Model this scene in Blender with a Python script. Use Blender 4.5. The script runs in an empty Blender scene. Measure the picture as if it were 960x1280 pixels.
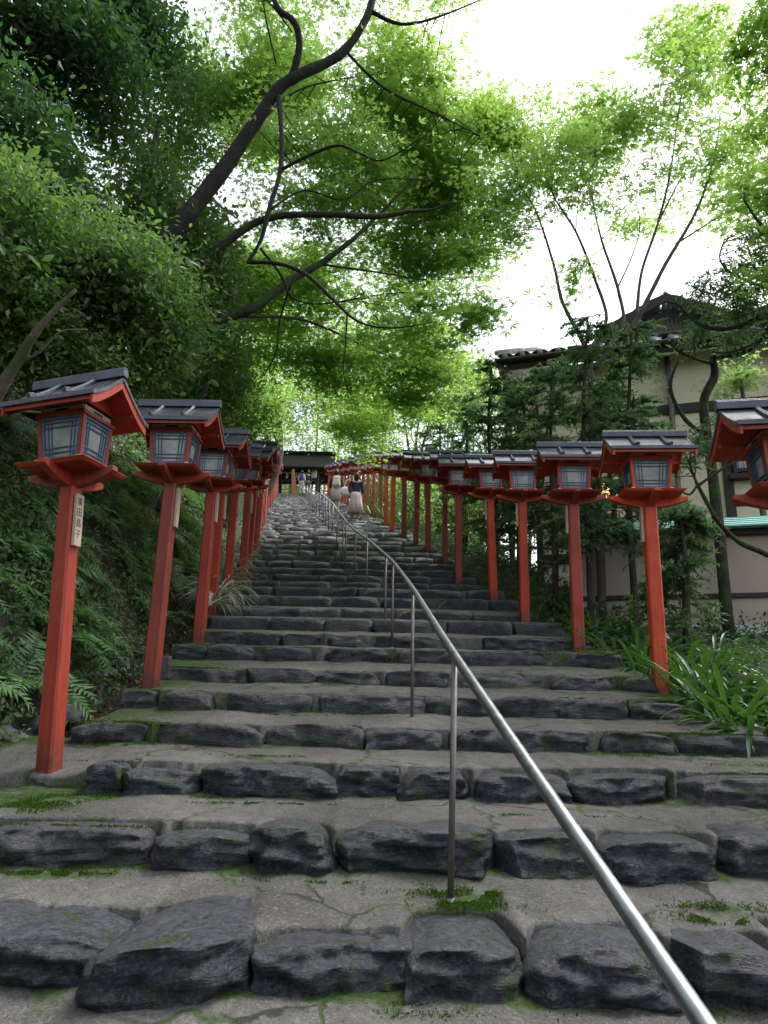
import bpy, bmesh, math, random
import numpy as np
from mathutils import Vector, Matrix, noise

R = math.radians
rng = np.random.default_rng(7)
random.seed(7)
scene = bpy.context.scene
COL = scene.collection

# ------------------------------------------------------------------ camera
F, PITCH, ROLL = 900., R(14.9), R(1.2)
fw = np.array([0, math.cos(PITCH), math.sin(PITCH)])
up0 = np.array([0, -math.sin(PITCH), math.cos(PITCH)])
rt0 = np.array([1., 0, 0])
rt = rt0*math.cos(ROLL)+up0*math.sin(ROLL)
up = up0*math.cos(ROLL)-rt0*math.sin(ROLL)
cd = bpy.data.cameras.new('camera'); cam = bpy.data.objects.new('camera', cd); COL.objects.link(cam)
cd.sensor_fit = 'VERTICAL'; cd.sensor_height = 36; cd.lens = 36*F/1280
cd.clip_start = .05; cd.clip_end = 2000
m = Matrix([[rt[i], up[i], -fw[i], 0] for i in range(3)]+[[0, 0, 0, 1]])
cam.matrix_world = m
scene.camera = cam

def ray(x, y):
    d = fw+rt*(x-480)/F+up*(640-y)/F
    return d/d[1]
def at(x, y, Y):
    return ray(x, y)*Y

# ------------------------------------------------------------------ stair profile
PY = [-30, -2, 0, 2.88, 4.95, 7.26, 8.23, 10.47, 11.15, 12.43, 14, 15.5, 16.9, 18.7, 19.5, 24.3, 48.5, 60, 90, 300]
PZ = [-7, -2.0, -1.5, -.69, -.1, .57, .85, 1.55, 1.8, 2.28, 2.84, 3.38, 3.87, 4.47, 4.75, 6.27, 13.9, 14.0, 22, 70]
CY = [-30, -2, 2, 5, 7, 9, 11, 13, 15.5, 18.7, 19.5, 24, 50, 300]
CX = [1, .6, .35, .25, .12, -.12, -.42, -.66, -1.03, -1.5, -1.65, -2.35, -6, -20]
def z0(y): return np.interp(y, PY, PZ)
def cx(y): return np.interp(y, CY, CX)
_ys = np.linspace(1.2, 50, 8000)
def on_stairs(px, py):
    best = None
    P = np.stack([_ys, z0(_ys)], 1)
    r = ray(px, py)
    i = np.argmin(abs(r[2]*_ys - P[:, 1]) + np.where(_ys > 48.4, 9, 0))
    return np.array([r[0]*_ys[i], _ys[i], z0(_ys[i])])

# ------------------------------------------------------------------ materials
class NT:
    def __init__(s, name):
        s.m = bpy.data.materials.new(name); s.m.use_nodes = True
        s.t = s.m.node_tree; s.t.nodes.clear(); s.L = s.t.links
        s.out = s.n('ShaderNodeOutputMaterial')
    def n(s, typ, **kw):
        nd = s.t.nodes.new(typ)
        for k, v in kw.items():
            if k.startswith('i_'):
                k = k[2:]; k = int(k) if k.isdigit() else k.replace('_', ' ')
                nd.inputs[k].default_value = v
            else: setattr(nd, k, v)
        return nd
    def l(s, a, b): s.L.new(a, b)
    def coords(s, scale=1., gen=False, vec=None):
        tc = s.n('ShaderNodeNewGeometry') if not gen else s.n('ShaderNodeTexCoord')
        mp = s.n('ShaderNodeMapping'); sc_ = vec if vec else (scale,)*3
        mp.inputs['Scale'].default_value = sc_
        s.l(tc.outputs['Position' if not gen else 'Object'], mp.inputs[0]); return mp.outputs[0]
    def noise(s, vec, scale, detail=4, rough=.55, dist=0.):
        nd = s.n('ShaderNodeTexNoise'); nd.inputs['Scale'].default_value = scale
        nd.inputs['Detail'].default_value = detail; nd.inputs['Roughness'].default_value = rough
        nd.inputs['Distortion'].default_value = dist
        s.l(vec, nd.inputs['Vector']); return nd.outputs['Fac']
    def ramp(s, fac, stops, interp='LINEAR'):
        nd = s.n('ShaderNodeValToRGB'); cr = nd.color_ramp; cr.interpolation = interp
        while len(cr.elements) < len(stops): cr.elements.new(.5)
        for e, (p, c) in zip(cr.elements, stops):
            e.position = p
            e.color = (c, c, c, 1) if isinstance(c, (int, float)) else (*c, 1)
        s.l(fac, nd.inputs[0]); return nd.outputs[0]
    def mix(s, fac, a, b, mode='MIX'):
        nd = s.n('ShaderNodeMix'); nd.data_type = 'RGBA'; nd.blend_type = mode
        for sock, v in ((nd.inputs[0], fac), (nd.inputs[6], a), (nd.inputs[7], b)):
            if hasattr(v, 'is_output'): s.l(v, sock)
            else: sock.default_value = v if isinstance(v, (int, float)) else (*v, 1)
        return nd.outputs[2]
    def math(s, op, a, b=0., clamp=False):
        nd = s.n('ShaderNodeMath'); nd.operation = op; nd.use_clamp = clamp
        for sock, v in ((nd.inputs[0], a), (nd.inputs[1], b)):
            if hasattr(v, 'is_output'): s.l(v, sock)
            else: sock.default_value = v
        return nd.outputs[0]
    def attr(s, name):
        nd = s.n('ShaderNodeAttribute'); nd.attribute_name = name; return nd.outputs['Fac']
    def bump(s, h, strength=.5, dist=.01, prev=None):
        nd = s.n('ShaderNodeBump'); nd.inputs['Strength'].default_value = strength
        nd.inputs['Distance'].default_value = dist
        s.l(h, nd.inputs['Height'])
        if prev: s.l(prev, nd.inputs['Normal'])
        return nd.outputs[0]
    def bsdf(s, col, rough=.6, metal=0., spec=.5, normal=None, emit=None, estr=0.):
        p = s.n('ShaderNodeBsdfPrincipled')
        for k, v in (('Base Color', col), ('Roughness', rough), ('Metallic', metal), ('Specular IOR Level', spec)):
            sock = p.inputs[k]
            if hasattr(v, 'is_output'): s.l(v, sock)
            elif k == 'Base Color': sock.default_value = (*v, 1)
            else: sock.default_value = v
        if normal: s.l(normal, p.inputs['Normal'])
        if emit: p.inputs['Emission Color'].default_value = (*emit, 1); p.inputs['Emission Strength'].default_value = estr
        s.l(p.outputs[0], s.out.inputs[0]); return p

def simple(name, col, rough=.6, var=.25, scale=12, metal=0., spec=.5, bump=.15, bscale=60, gen=False, wear=None, vec=None):
    t = NT(name); v = t.coords(1, gen, vec)
    n1 = t.noise(v, scale, 5)
    c = t.ramp(n1, [(.25, tuple(x*(1-var) for x in col)), (.75, tuple(min(1, x*(1+var)) for x in col))])
    if wear:
        w = t.ramp(t.noise(v, wear[1], 8, .7), [(wear[2], 0.), (min(1, wear[2]+.06), 1.)])
        c = t.mix(w, c, wear[0])
    b = t.bump(t.noise(v, bscale, 4), bump, .01)
    t.bsdf(c, rough, metal, spec, b); return t.m

def leaf_mat(name, dark, light, trans, tfac=.45, gloss=.06, rough=.35):
    t = NT(name); v = t.attr('v')
    c = t.ramp(v, [(0., dark), (1., light)])
    tc = t.ramp(v, [(0., tuple(x*.7 for x in trans)), (1., trans)])
    d = t.n('ShaderNodeBsdfDiffuse'); t.l(c, d.inputs[0])
    tr = t.n('ShaderNodeBsdfTranslucent'); t.l(tc, tr.inputs[0])
    g = t.n('ShaderNodeBsdfGlossy'); g.inputs['Roughness'].default_value = rough
    m1 = t.n('ShaderNodeMixShader'); m1.inputs[0].default_value = tfac
    t.l(d.outputs[0], m1.inputs[1]); t.l(tr.outputs[0], m1.inputs[2])
    m2 = t.n('ShaderNodeMixShader'); m2.inputs[0].default_value = gloss
    t.l(m1.outputs[0], m2.inputs[1]); t.l(g.outputs[0], m2.inputs[2])
    t.l(m2.outputs[0], t.out.inputs[0]); return t.m

M = {}
def make_materials():
    # concrete treads with moss
    t = NT('worn_concrete'); v = t.coords()
    n1 = t.noise(v, 1.7, 5); n2 = t.noise(v, 14, 6, .65); n3 = t.noise(v, 160, 3, .6)
    c = t.ramp(n1, [(.3, (.05, .047, .043)), (.5, (.1, .093, .086)), (.7, (.165, .153, .138))])
    c = t.mix(t.ramp(n2, [(.35, .0), (.7, .55)]), c, (.07, .066, .066))
    n4 = t.noise(v, 75, 3, .7)
    c = t.mix(t.ramp(n4, [(.55, 0.), (.66, .65)]), c, (.22, .21, .2)); c = t.mix(t.ramp(n4, [(.32, .8), (.45, 0.)]), c, (.035, .033, .033))
    c = t.mix(t.ramp(n3, [(.6, 0.), (.72, .5)]), c, (.28, .27, .27))
    c = t.mix(t.ramp(n3, [(.28, .7), (.38, 0.)]), c, (.03, .03, .03))
    wv = t.n('ShaderNodeVectorMath'); wv.operation = 'ADD'
    nn = t.n('ShaderNodeTexNoise'); nn.inputs['Scale'].default_value = 3; nn.inputs['Detail'].default_value = 4; t.l(v, nn.inputs['Vector'])
    sc = t.n('ShaderNodeVectorMath'); sc.operation = 'SCALE'; sc.inputs['Scale'].default_value = .5
    t.l(nn.outputs['Color'], sc.inputs[0]); t.l(v, wv.inputs[0]); t.l(sc.outputs[0], wv.inputs[1])
    vo = t.n('ShaderNodeTexVoronoi'); vo.feature = 'DISTANCE_TO_EDGE'; vo.inputs['Scale'].default_value = 1.25; t.l(wv.outputs[0], vo.inputs['Vector'])
    crack = t.math('MULTIPLY', t.ramp(vo.outputs['Distance'], [(.0, 1.), (.009, .9), (.02, 0.)]), t.ramp(t.noise(v, .9, 2), [(.42, 0.), (.5, 1.)]))
    c = t.mix(crack, c, t.ramp(t.noise(v, 6, 3), [(.45, (.02, .02, .018)), (.55, (.05, .08, .02))]))
    ms = t.attr('moss'); mn = t.noise(v, 7, 6, .65)
    mk = t.math('ADD', ms, t.math('MULTIPLY', t.math('SUBTRACT', mn, .5), 1.5))
    mk = t.ramp(mk, [(.42, 0.), (.62, 1.)])
    mc = t.ramp(t.noise(v, 40, 4), [(.3, (.02, .038, .008)), (.7, (.07, .13, .02))])
    # algae film: a fainter green further out
    c = t.mix(t.math('MULTIPLY', t.ramp(ms, [(.05, 0.), (.5, .6)]), t.ramp(mn, [(.4, 0.), (.6, 1.)])), c, (.05, .07, .03))
    c = t.mix(mk, c, mc)
    h = t.mix(mk, t.math('MULTIPLY', n3, .3), t.noise(v, 220, 3))
    b = t.bump(h, .8, .014); b = t.bump(n4, .5, .01, b); b = t.bump(t.math('SUBTRACT', n2, t.math('MULTIPLY', crack, 1.2)), .35, .02, b)
    rg = t.ramp(n2, [(.3, .5), (.7, .8)])
    t.bsdf(c, rg, 0, .35, b); M['concrete'] = t.m
    # edging stones
    t = NT('dark_blue_stone'); v = t.coords()
    tone = t.attr('tone')
    n1 = t.noise(v, 5, 8, .68, 1.2); n2 = t.noise(v, 30, 8, .75); n3 = t.noise(v, 150, 3)
    c = t.ramp(n1, [(.34, (.008, .01, .017)), (.5, (.026, .03, .045)), (.62, (.06, .065, .085)), (.75, (.12, .125, .14))])
    c2 = t.ramp(n1, [(.34, (.035, .034, .032)), (.52, (.1, .097, .088)), (.66, (.18, .175, .16)), (.8, (.27, .265, .25))])
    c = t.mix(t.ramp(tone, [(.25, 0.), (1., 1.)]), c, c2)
    c = t.mix(t.ramp(n2, [(.52, 0.), (.7, .6)]), c, (.12, .125, .145))
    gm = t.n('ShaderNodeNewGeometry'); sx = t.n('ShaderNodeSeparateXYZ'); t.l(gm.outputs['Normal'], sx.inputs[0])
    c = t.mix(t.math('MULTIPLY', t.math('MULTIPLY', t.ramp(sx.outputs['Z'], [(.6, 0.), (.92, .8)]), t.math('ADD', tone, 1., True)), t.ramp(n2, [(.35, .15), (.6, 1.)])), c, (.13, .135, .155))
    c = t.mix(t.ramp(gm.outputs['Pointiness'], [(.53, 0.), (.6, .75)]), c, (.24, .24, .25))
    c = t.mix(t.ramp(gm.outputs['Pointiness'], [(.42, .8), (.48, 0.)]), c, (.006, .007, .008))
    vc = t.n('ShaderNodeTexVoronoi'); vc.feature = 'DISTANCE_TO_EDGE'; vc.inputs['Scale'].default_value = 9
    nd = t.n('ShaderNodeTexNoise'); nd.inputs['Scale'].default_value = 9; nd.inputs['Detail'].default_value = 6; t.l(v, nd.inputs['Vector'])
    sv = t.n('ShaderNodeVectorMath'); sv.operation = 'SCALE'; sv.inputs['Scale'].default_value = .22; t.l(nd.outputs['Color'], sv.inputs[0])
    av = t.n('ShaderNodeVectorMath'); av.operation = 'ADD'; t.l(t.coords(1, False, (1, 1, 2.2)), av.inputs[0]); t.l(sv.outputs[0], av.inputs[1]); t.l(av.outputs[0], vc.inputs['Vector'])
    fis = t.math('MULTIPLY', t.ramp(vc.outputs['Distance'], [(0., 1.), (.012, .8), (.03, 0.)]), t.ramp(n1, [(.45, 0.), (.55, 1.)]))
    c = t.mix(fis, c, (.006, .007, .009))
    n5 = t.noise(v, 85, 4, .75); c = t.mix(t.ramp(n5, [(.53, 0.), (.63, .6)]), c, (.17, .175, .195)); c = t.mix(t.ramp(n5, [(.36, .8), (.46, 0.)]), c, (.01, .011, .014))
    mn = t.noise(v, 7, 8, .72)
    mk = t.ramp(mn, [(.57, 0.), (.61, 1.)])
    c = t.mix(t.math('MULTIPLY', mk, .85), c, t.ramp(n3, [(.3, (.018, .035, .008)), (.7, (.06, .12, .02))]))
    b = t.bump(n2, 1., .03); b = t.bump(n3, .7, .008, b)
    b = t.bump(t.noise(t.coords(1, False, (3, 3, 14)), 2.2, 8, .7, 1.2), .8, .04, b)
    t.bsdf(c, t.ramp(n2, [(.3, .22), (.7, .55)]), 0, .6, b); M['stone'] = t.m
    M['rock'] = simple('bank_rock', (.07, .075, .088), .6, .5, 6, bump=.8, bscale=20, wear=((.02, .045, .012), 4, .5))
    # reds
    for k, col in (('red_dark', (.4, .034, .01)), ('red_bright', (.7, .075, .014)), ('red_mid', (.54, .05, .012))):
        t = NT(k+'_paint'); v = t.coords(1, True); vw = t.coords()
        n1 = t.noise(t.coords(1, True, (30, 30, 3)), 2, 5)
        c = t.ramp(n1, [(.25, tuple(x*.72 for x in col)), (.75, tuple(min(1, x*1.2) for x in col))])
        w = t.ramp(t.noise(vw, 16, 9, .75), [(.66, 0.), (.69, 1.)])
        c = t.mix(t.math('MULTIPLY', w, .55), c, (.3, .16, .13))
        oi = t.n('ShaderNodeObjectInfo'); hv = t.n('ShaderNodeHueSaturation')
        t.l(t.ramp(oi.outputs['Random'], [(0., .74), (1., 1.12)]), hv.inputs['Value']); t.l(t.ramp(oi.outputs['Random'], [(0., .9), (1., 1.)]), hv.inputs['Saturation']); t.l(c, hv.inputs['Color']); c = hv.outputs[0]
        ww = t.ramp(t.noise(t.coords(1, True, (25, 25, 2.2)), 2, 8, .75), [(.6, 0.), (.68, .5)]); c = t.mix(ww, c, (.4, .15, .08))
        w2 = t.ramp(t.noise(vw, 3.2, 4), [(.5, 0.), (.75, .5)])
        c = t.mix(w2, c, tuple(x*.4 for x in col))
        sx = t.n('ShaderNodeSeparateXYZ'); t.l(v, sx.inputs[0])
        dirt = t.math('MULTIPLY', t.ramp(sx.outputs['Z'], [(0., .85), (.22, 0.)]), t.ramp(t.noise(vw, 12, 5), [(.3, .3), (.6, 1.)]))
        c = t.mix(dirt, c, (.045, .03, .02))
        b = t.bump(t.noise(t.coords(1, True, (90, 90, 6)), 2, 4), .25, .006)
        t.bsdf(c, t.ramp(t.noise(vw, 20, 4), [(.3, .38), (.7, .6)]), 0, .45, b); M[k] = t.m
    t = NT('slate_blue_roof_sheet'); v = t.coords()
    n1 = t.noise(v, 9, 7, .7)
    c = t.ramp(n1, [(.3, (.05, .056, .07)), (.6, (.11, .12, .145)), (.8, (.19, .19, .2))])
    c = t.mix(t.ramp(t.noise(v, 5, 8, .75), [(.6, 0.), (.7, .6)]), c, (.06, .075, .03))
    t.bsdf(c, t.ramp(n1, [(.3, .26), (.7, .46)]), .35, .6, t.bump(t.noise(v, 45, 5), .25, .006)); M['roof'] = t.m
    M['blue'] = simple('faded_blue_paint', (.08, .15, .25), .5, .3, 30)
    t = NT('dusty_lantern_pane'); v = t.coords()
    c = t.ramp(t.noise(v, 9, 4), [(.3, (.2, .23, .23)), (.7, (.46, .48, .47))])
    t.bsdf(c, .18, 0, .7); M['pane'] = t.m
    M['white'] = simple('white_end_paint', (.72, .7, .66), .6, .12, 20)
    M['offwhite'] = simple('aged_cream_board', (.45, .38, .3), .7, .25, 20)
    M['black'] = simple('black_gap', (.012, .012, .012), .8)
    M['plaque'] = simple('weathered_plaque_wood', (.52, .4, .31), .75, .3, 4, gen=True, vec=(40, 40, 5))
    M['ink'] = simple('black_ink', (.015, .015, .015), .8)
    t = NT('brushed_steel'); v = t.coords()
    t.bsdf(t.ramp(t.noise(v, 14, 5), [(.3, (.18, .2, .2)), (.7, (.33, .35, .36))]), t.ramp(t.noise(v, 60, 5), [(.3, .3), (.7, .48)]), .9, .5,
           t.bump(t.noise(v, 200, 3), .08, .002)); M['steel'] = t.m
    M['post_steel'] = simple('dull_steel', (.2, .185, .175), .45, .3, 20, metal=.6)
    M['bark_dark'] = simple('dark_bark', (.016, .013, .011), .9, .5, 14, bump=1., bscale=30, wear=((.03, .05, .012), 6, .56))
    M['bark_grey'] = simple('grey_bark', (.11, .09, .07), .9, .4, 14, bump=.8, bscale=40, wear=((.05, .09, .02), 5, .52))
    M['bark_moss'] = simple('mossy_bark', (.035, .028, .018), .9, .4, 14, bump=1., bscale=30, wear=((.035, .07, .014), 5, .5))
    M['bark_conifer'] = simple('brown_bark', (.06, .045, .032), .9, .4, 14, bump=.8, bscale=40, wear=((.05, .07, .025), 5, .56))
    M['bark_maple'] = simple('violet_grey_bark', (.12, .1, .095), .85, .3, 14, bump=.6, bscale=40)
    M['maple'] = leaf_mat('maple_leaf', (.085, .18, .03), (.14, .24, .05), (.46, .73, .14), .62, .02, .5)
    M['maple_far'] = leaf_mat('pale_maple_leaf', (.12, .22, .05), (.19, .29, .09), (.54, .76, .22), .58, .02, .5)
    M['evergreen'] = leaf_mat('evergreen_leaf', (.022, .066, .022), (.065, .14, .045), (.12, .3, .06), .4, .06, .4)
    M['shade_leaf'] = leaf_mat('mid_green_leaf', (.04, .105, .026), (.12, .21, .05), (.26, .48, .09), .48, .07, .4)
    M['conifer'] = leaf_mat('conifer_needle', (.06, .12, .05), (.12, .23, .09), (.2, .36, .13), .42, .04, .45)
    M['fern'] = leaf_mat('fern_frond', (.07, .17, .05), (.15, .3, .1), (.26, .5, .12), .38, .07, .4)
    M['cover'] = leaf_mat('ground_cover_leaf', (.035, .085, .02), (.1, .21, .045), (.18, .36, .05), .36, .05, .42)
    M['strap'] = leaf_mat('strap_leaf', (.015, .07, .016), (.055, .16, .03), (.13, .32, .04), .32, .08, .36)
    M['varieg'] = leaf_mat('white_edged_grass', (.16, .24, .12), (.75, .76, .68), (.4, .45, .3), .3, .05, .4)
    M['mossblade'] = leaf_mat('moss_tuft', (.02, .05, .008), (.065, .13, .018), (.1, .2, .02), .3, .0)
    M['deadleaf'] = leaf_mat('fallen_leaf', (.09, .055, .035), (.3, .2, .1), (.1, .06, .03), .2, .03)
    M['soil'] = simple('dark_soil', (.035, .03, .022), .95, .5, 5, bump=1., bscale=14, wear=((.03, .05, .014), 3, .52))
    M['plaster'] = simple('cream_plaster', (.88, .79, .6), .85, .06, 1.5, bump=.1, bscale=80, wear=((.72, .63, .47), 2.2, .55))
    M['wallgrey'] = simple('beige_wall_plaster', (.55, .45, .35), .9, .12, 1.5, bump=.15, bscale=80)
    M['timber'] = simple('dark_timber', (.045, .035, .032), .7, .3, 20)
    t = NT('grey_roof_tile'); v = t.coords()
    t.bsdf(t.ramp(t.noise(v, 4, 5), [(.3, (.26, .265, .29)), (.7, (.5, .5, .53))]), .24, 0, .7, t.bump(t.noise(v, 50, 3), .2, .01)); M['tile'] = t.m
    M['gate_roof'] = simple('dark_shingle', (.014, .013, .012), .95, .3, 8, spec=.1)
    M['copper'] = simple('turquoise_copper', (.3, .64, .58), .5, .18, 6)
    M['glass'] = simple('window_glass', (.3, .38, .5), .15, .3, 3)
    M['pipe'] = simple('violet_grey_pipe', (.2, .18, .2), .4, .1)
    M['paving'] = simple('pale_plinth', (.7, .7, .72), .6, .1)
    t = NT('lit_paper'); t.bsdf((.8, .5, .3), .6, 0, .3, None, (1., .55, .22), 3.); M['lit'] = t.m
    M['skin'] = simple('skin', (.5, .3, .2), .5, .05)
    M['hair'] = simple('dark_hair', (.02, .014, .01), .5, .2)
    M['navy'] = simple('navy_cloth', (.02, .028, .05), .9, .15)
    M['pink'] = simple('pale_pink_cloth', (.62, .5, .5), .9, .08)
    M['cream'] = simple('cream_cloth', (.62, .6, .5), .9, .08)
    M['khaki'] = simple('khaki_cloth', (.2, .19, .15), .9, .1)
    M['bluepack'] = simple('violet_blue_cloth', (.06, .07, .35), .8, .1)
    M['plum'] = simple('dark_plum_cloth', (.05, .035, .045), .9, .1)
    M['jeans'] = simple('grey_blue_denim', (.1, .12, .16), .9, .1)
    M['greybox'] = simple('grey_enamel', (.08, .075, .075), .5, .2)
    M['orangecloth'] = simple('orange_banner_wood', (.55, .25, .1), .8, .1)
make_materials()

# ------------------------------------------------------------------ mesh helpers
def link(name, me, mat, parent=None, smooth=False):
    o = bpy.data.objects.new(name, me); COL.objects.link(o)
    for mm in (mat if isinstance(mat, (list, tuple)) else [mat]): me.materials.append(mm)
    if parent is not None: o.parent = parent
    if smooth: me.polygons.foreach_set('use_smooth', [True]*len(me.polygons))
    return o

def tag(o, label=None, cat=None, group=None, kind=None):
    if label: o['label'] = label
    if cat: o['category'] = cat
    if group: o['group'] = group
    if kind: o['kind'] = kind
    return o

def empty(name, loc, rz=0., rx=0., ry=0.):
    o = bpy.data.objects.new(name, None); COL.objects.link(o)
    o.location = loc; o.rotation_euler = (rx, ry, rz); o.empty_display_size = .1; return o

def copy_tree(o, parent=None):
    c = o.copy(); COL.objects.link(c); c.parent = parent
    for ch in list(o.children): copy_tree(ch, c)
    return c

class MB:
    def __init__(s): s.v = []; s.f = []
    def add(s, vs, fs):
        b = len(s.v); s.v += [tuple(map(float, p)) for p in vs]; s.f += [tuple(i+b for i in f) for f in fs]; return s
    def hexa(s, p):  # 8 pts: bottom 4 ccw, top 4 ccw
        return s.add(p, [(3, 2, 1, 0), (4, 5, 6, 7), (0, 1, 5, 4), (1, 2, 6, 5), (2, 3, 7, 6), (3, 0, 4, 7)])
    def box(s, c, d, rz=0.):
        x, y, z = [k/2 for k in d]; ca, sa = math.cos(rz), math.sin(rz)
        pts = []
        for zz in (-z, z):
            for a, b in ((-x, -y), (x, -y), (x, y), (-x, y)):
                pts.append((c[0]+a*ca-b*sa, c[1]+a*sa+b*ca, c[2]+zz))
        return s.hexa(pts)
    def frust(s, c, d0, d1, h):
        pts = []
        for (a, b), z in ((d0, 0), (d1, h)):
            for i, j in ((-1, -1), (1, -1), (1, 1), (-1, 1)): pts.append((c[0]+i*a/2, c[1]+j*b/2, c[2]+z))
        return s.hexa(pts)
    def prism(s, prof, axis, a, b):  # profile 2D extruded along axis between a and b
        def P(u, v, w): return {'x': (w, u, v), 'y': (u, w, v), 'z': (u, v, w)}[axis]
        n = len(prof); vs = [P(u, v, a) for u, v in prof]+[P(u, v, b) for u, v in prof]
        fs = [tuple(range(n))[::-1], tuple(range(n, 2*n))]+[(i, (i+1) % n, n+(i+1) % n, n+i) for i in range(n)]
        return s.add(vs, fs)
    def tube(s, path, rad, sides=8, caps=True):
        path = [np.array(p, float) for p in path]; n = len(path)
        if isinstance(rad, (int, float)): rad = [rad]*n
        prev = None; rings = []
        for i, p in enumerate(path):
            d = path[min(i+1, n-1)]-path[max(i-1, 0)]; d = d/(np.linalg.norm(d)+1e-9)
            if prev is None:
                a = np.array([0, 0, 1.]) if abs(d[2]) < .9 else np.array([1., 0, 0])
            else: a = prev
            u = a-d*(a@d); u /= np.linalg.norm(u)+1e-9; w = np.cross(d, u); prev = u
            rings.append([p+rad[i]*(u*math.cos(t)+w*math.sin(t)) for t in np.linspace(0, 2*math.pi, sides, endpoint=False)])
        vs = [q for r in rings for q in r]; fs = []
        for i in range(n-1):
            for k in range(sides):
                k2 = (k+1) % sides
                fs.append((i*sides+k, i*sides+k2, (i+1)*sides+k2, (i+1)*sides+k))
        if caps: fs.append(tuple(range(sides))[::-1]); fs.append(tuple(range((n-1)*sides, n*sides)))
        return s.add(vs, fs)
    def build(s, name, mat, parent=None, smooth=False, bevel=0.):
        me = bpy.data.meshes.new(name); me.from_pydata(s.v, [], s.f)
        bm = bmesh.new(); bm.from_mesh(me)
        bmesh.ops.recalc_face_normals(bm, faces=bm.faces)
        if bevel:
            es = [e for e in bm.edges if len(e.link_faces) == 2 and e.calc_face_angle(0) > .5]
            bmesh.ops.bevel(bm, geom=es, offset=bevel, segments=1, affect='EDGES', clamp_overlap=True)
        bm.to_mesh(me); bm.free(); me.update()
        return link(name, me, mat, parent, smooth)

def np_mesh(name, V, faces, k, mat, parent=None, attrs=None, smooth=False):
    """V (n,3), faces (m,k) uniform polygons"""
    me = bpy.data.meshes.new(name); n, mf = len(V), len(faces)
    me.vertices.add(n); me.vertices.foreach_set('co', np.ascontiguousarray(V, np.float32).ravel())
    me.loops.add(mf*k); me.loops.foreach_set('vertex_index', np.ascontiguousarray(faces, np.int32).ravel())
    me.polygons.add(mf); me.polygons.foreach_set('loop_start', np.arange(0, mf*k, k, dtype=np.int32))
    if smooth: me.polygons.foreach_set('use_smooth', np.ones(mf, bool))
    me.update(calc_edges=True)
    for a, val in (attrs or {}).items():
        at_ = me.attributes.new(a, 'FLOAT', 'POINT'); at_.data.foreach_set('value', np.ascontiguousarray(val, np.float32))
    return link(name, me, mat, parent)

def norm(a): return a/(np.linalg.norm(a, axis=-1, keepdims=True)+1e-9)

# leaf templates: lists of quads in the leaf's plane (x across, y along), z small fold
def t_oval(w=.5):  # one pointed leaf, 2 quads folded on the midrib
    return np.array([[[0, 0, 0], [w*.5, .4, .08], [w*.32, .75, .06], [0, 1, 0]],
                     [[0, 0, 0], [0, 1, 0], [-w*.32, .75, .06], [-w*.5, .4, .08]]], float)
def t_rhomb(w=.45):
    return np.array([[[0, 0, 0], [w*.5, .45, .05], [0, 1, 0], [-w*.5, .45, .05]]], float)
def t_maple():
    q = []
    for a, L in ((0, 1.), (.85, .85), (-.85, .85)):
        s, c = math.sin(a), math.cos(a)
        pts = [(0, 0), (.16, .42), (0, 1.), (-.16, .42)]
        q.append([[(x*c+y*s)*L, (-x*s+y*c)*L, 0] for x, y in pts])
    return np.array(q, float)
T_OVAL, T_RHOMB, T_MAPLE, T_NEEDLE = t_oval(), t_rhomb(), t_maple(), t_rhomb(.22)

def leaf_arrays(P, N, D, S, T, v):
    """P centres (n,3), N normals, D directions, S sizes (n), template T (q,4,3), v value per leaf"""
    n = len(P); N = norm(N); D = norm(D-N*(D*N).sum(1, keepdims=True)); X = np.cross(D, N)
    q = T.reshape(-1, 3)
    V = P[:, None]+S[:, None, None]*(X[:, None]*q[None, :, 0:1]+D[:, None]*(q[None, :, 1:2]-.3)+N[:, None]*q[None, :, 2:3])
    return V.reshape(-1, 3), np.repeat(v, len(q))
def leaves_obj(name, P, N, D, S, T, v, mat, parent=None):
    V, a = leaf_arrays(P, N, D, S, T, v)
    return np_mesh(name, V, np.arange(len(V)).reshape(-1, 4), 4, mat, parent, {'v': a})

# ------------------------------------------------------------------ ground
def sstep(t): t = np.clip(t, 0, 1); return t*t*(3-2*t)
def lx(y): return cx(y)-2.0-.55*sstep((4.15-np.asarray(y, float))/.45)
def ground_z(x, y):
    x = np.asarray(x, float); y = np.asarray(y, float)
    s = z0(y); c = cx(y)
    u = (lx(y)-.1)-x
    bank = np.where(u < .12, -.22*sstep(u/.12)-.06, np.where(u < .3, -.28, 0))
    ub = np.clip(u-.3, 0, None)
    bank = bank+np.where(u >= .3, -.28+np.minimum(ub, .35)*1.6+np.clip(ub-.35, 0, 2.1)*1.35+np.clip(ub-2.45, 0, 14)*.62+np.clip(ub-16.45, 0, 60)*.3, 0)
    v = x-(c+2.0)
    edge = np.where(y < 4.6, 1.2*sstep((4.6-y)/.6), 0)
    v = v-edge
    flat = np.minimum(s-.12, 1.0+.12*np.clip(y-8, 0, 100))
    rz = (s-.05-.07*sstep(v/.3))*(1-sstep((v-1)/3))+flat*sstep((v-1)/3)
    z = np.where(u > 0, s+bank, np.where(v > 0, rz, s-.3))
    far = sstep((y-56)/30)
    return z+far*4
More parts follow.
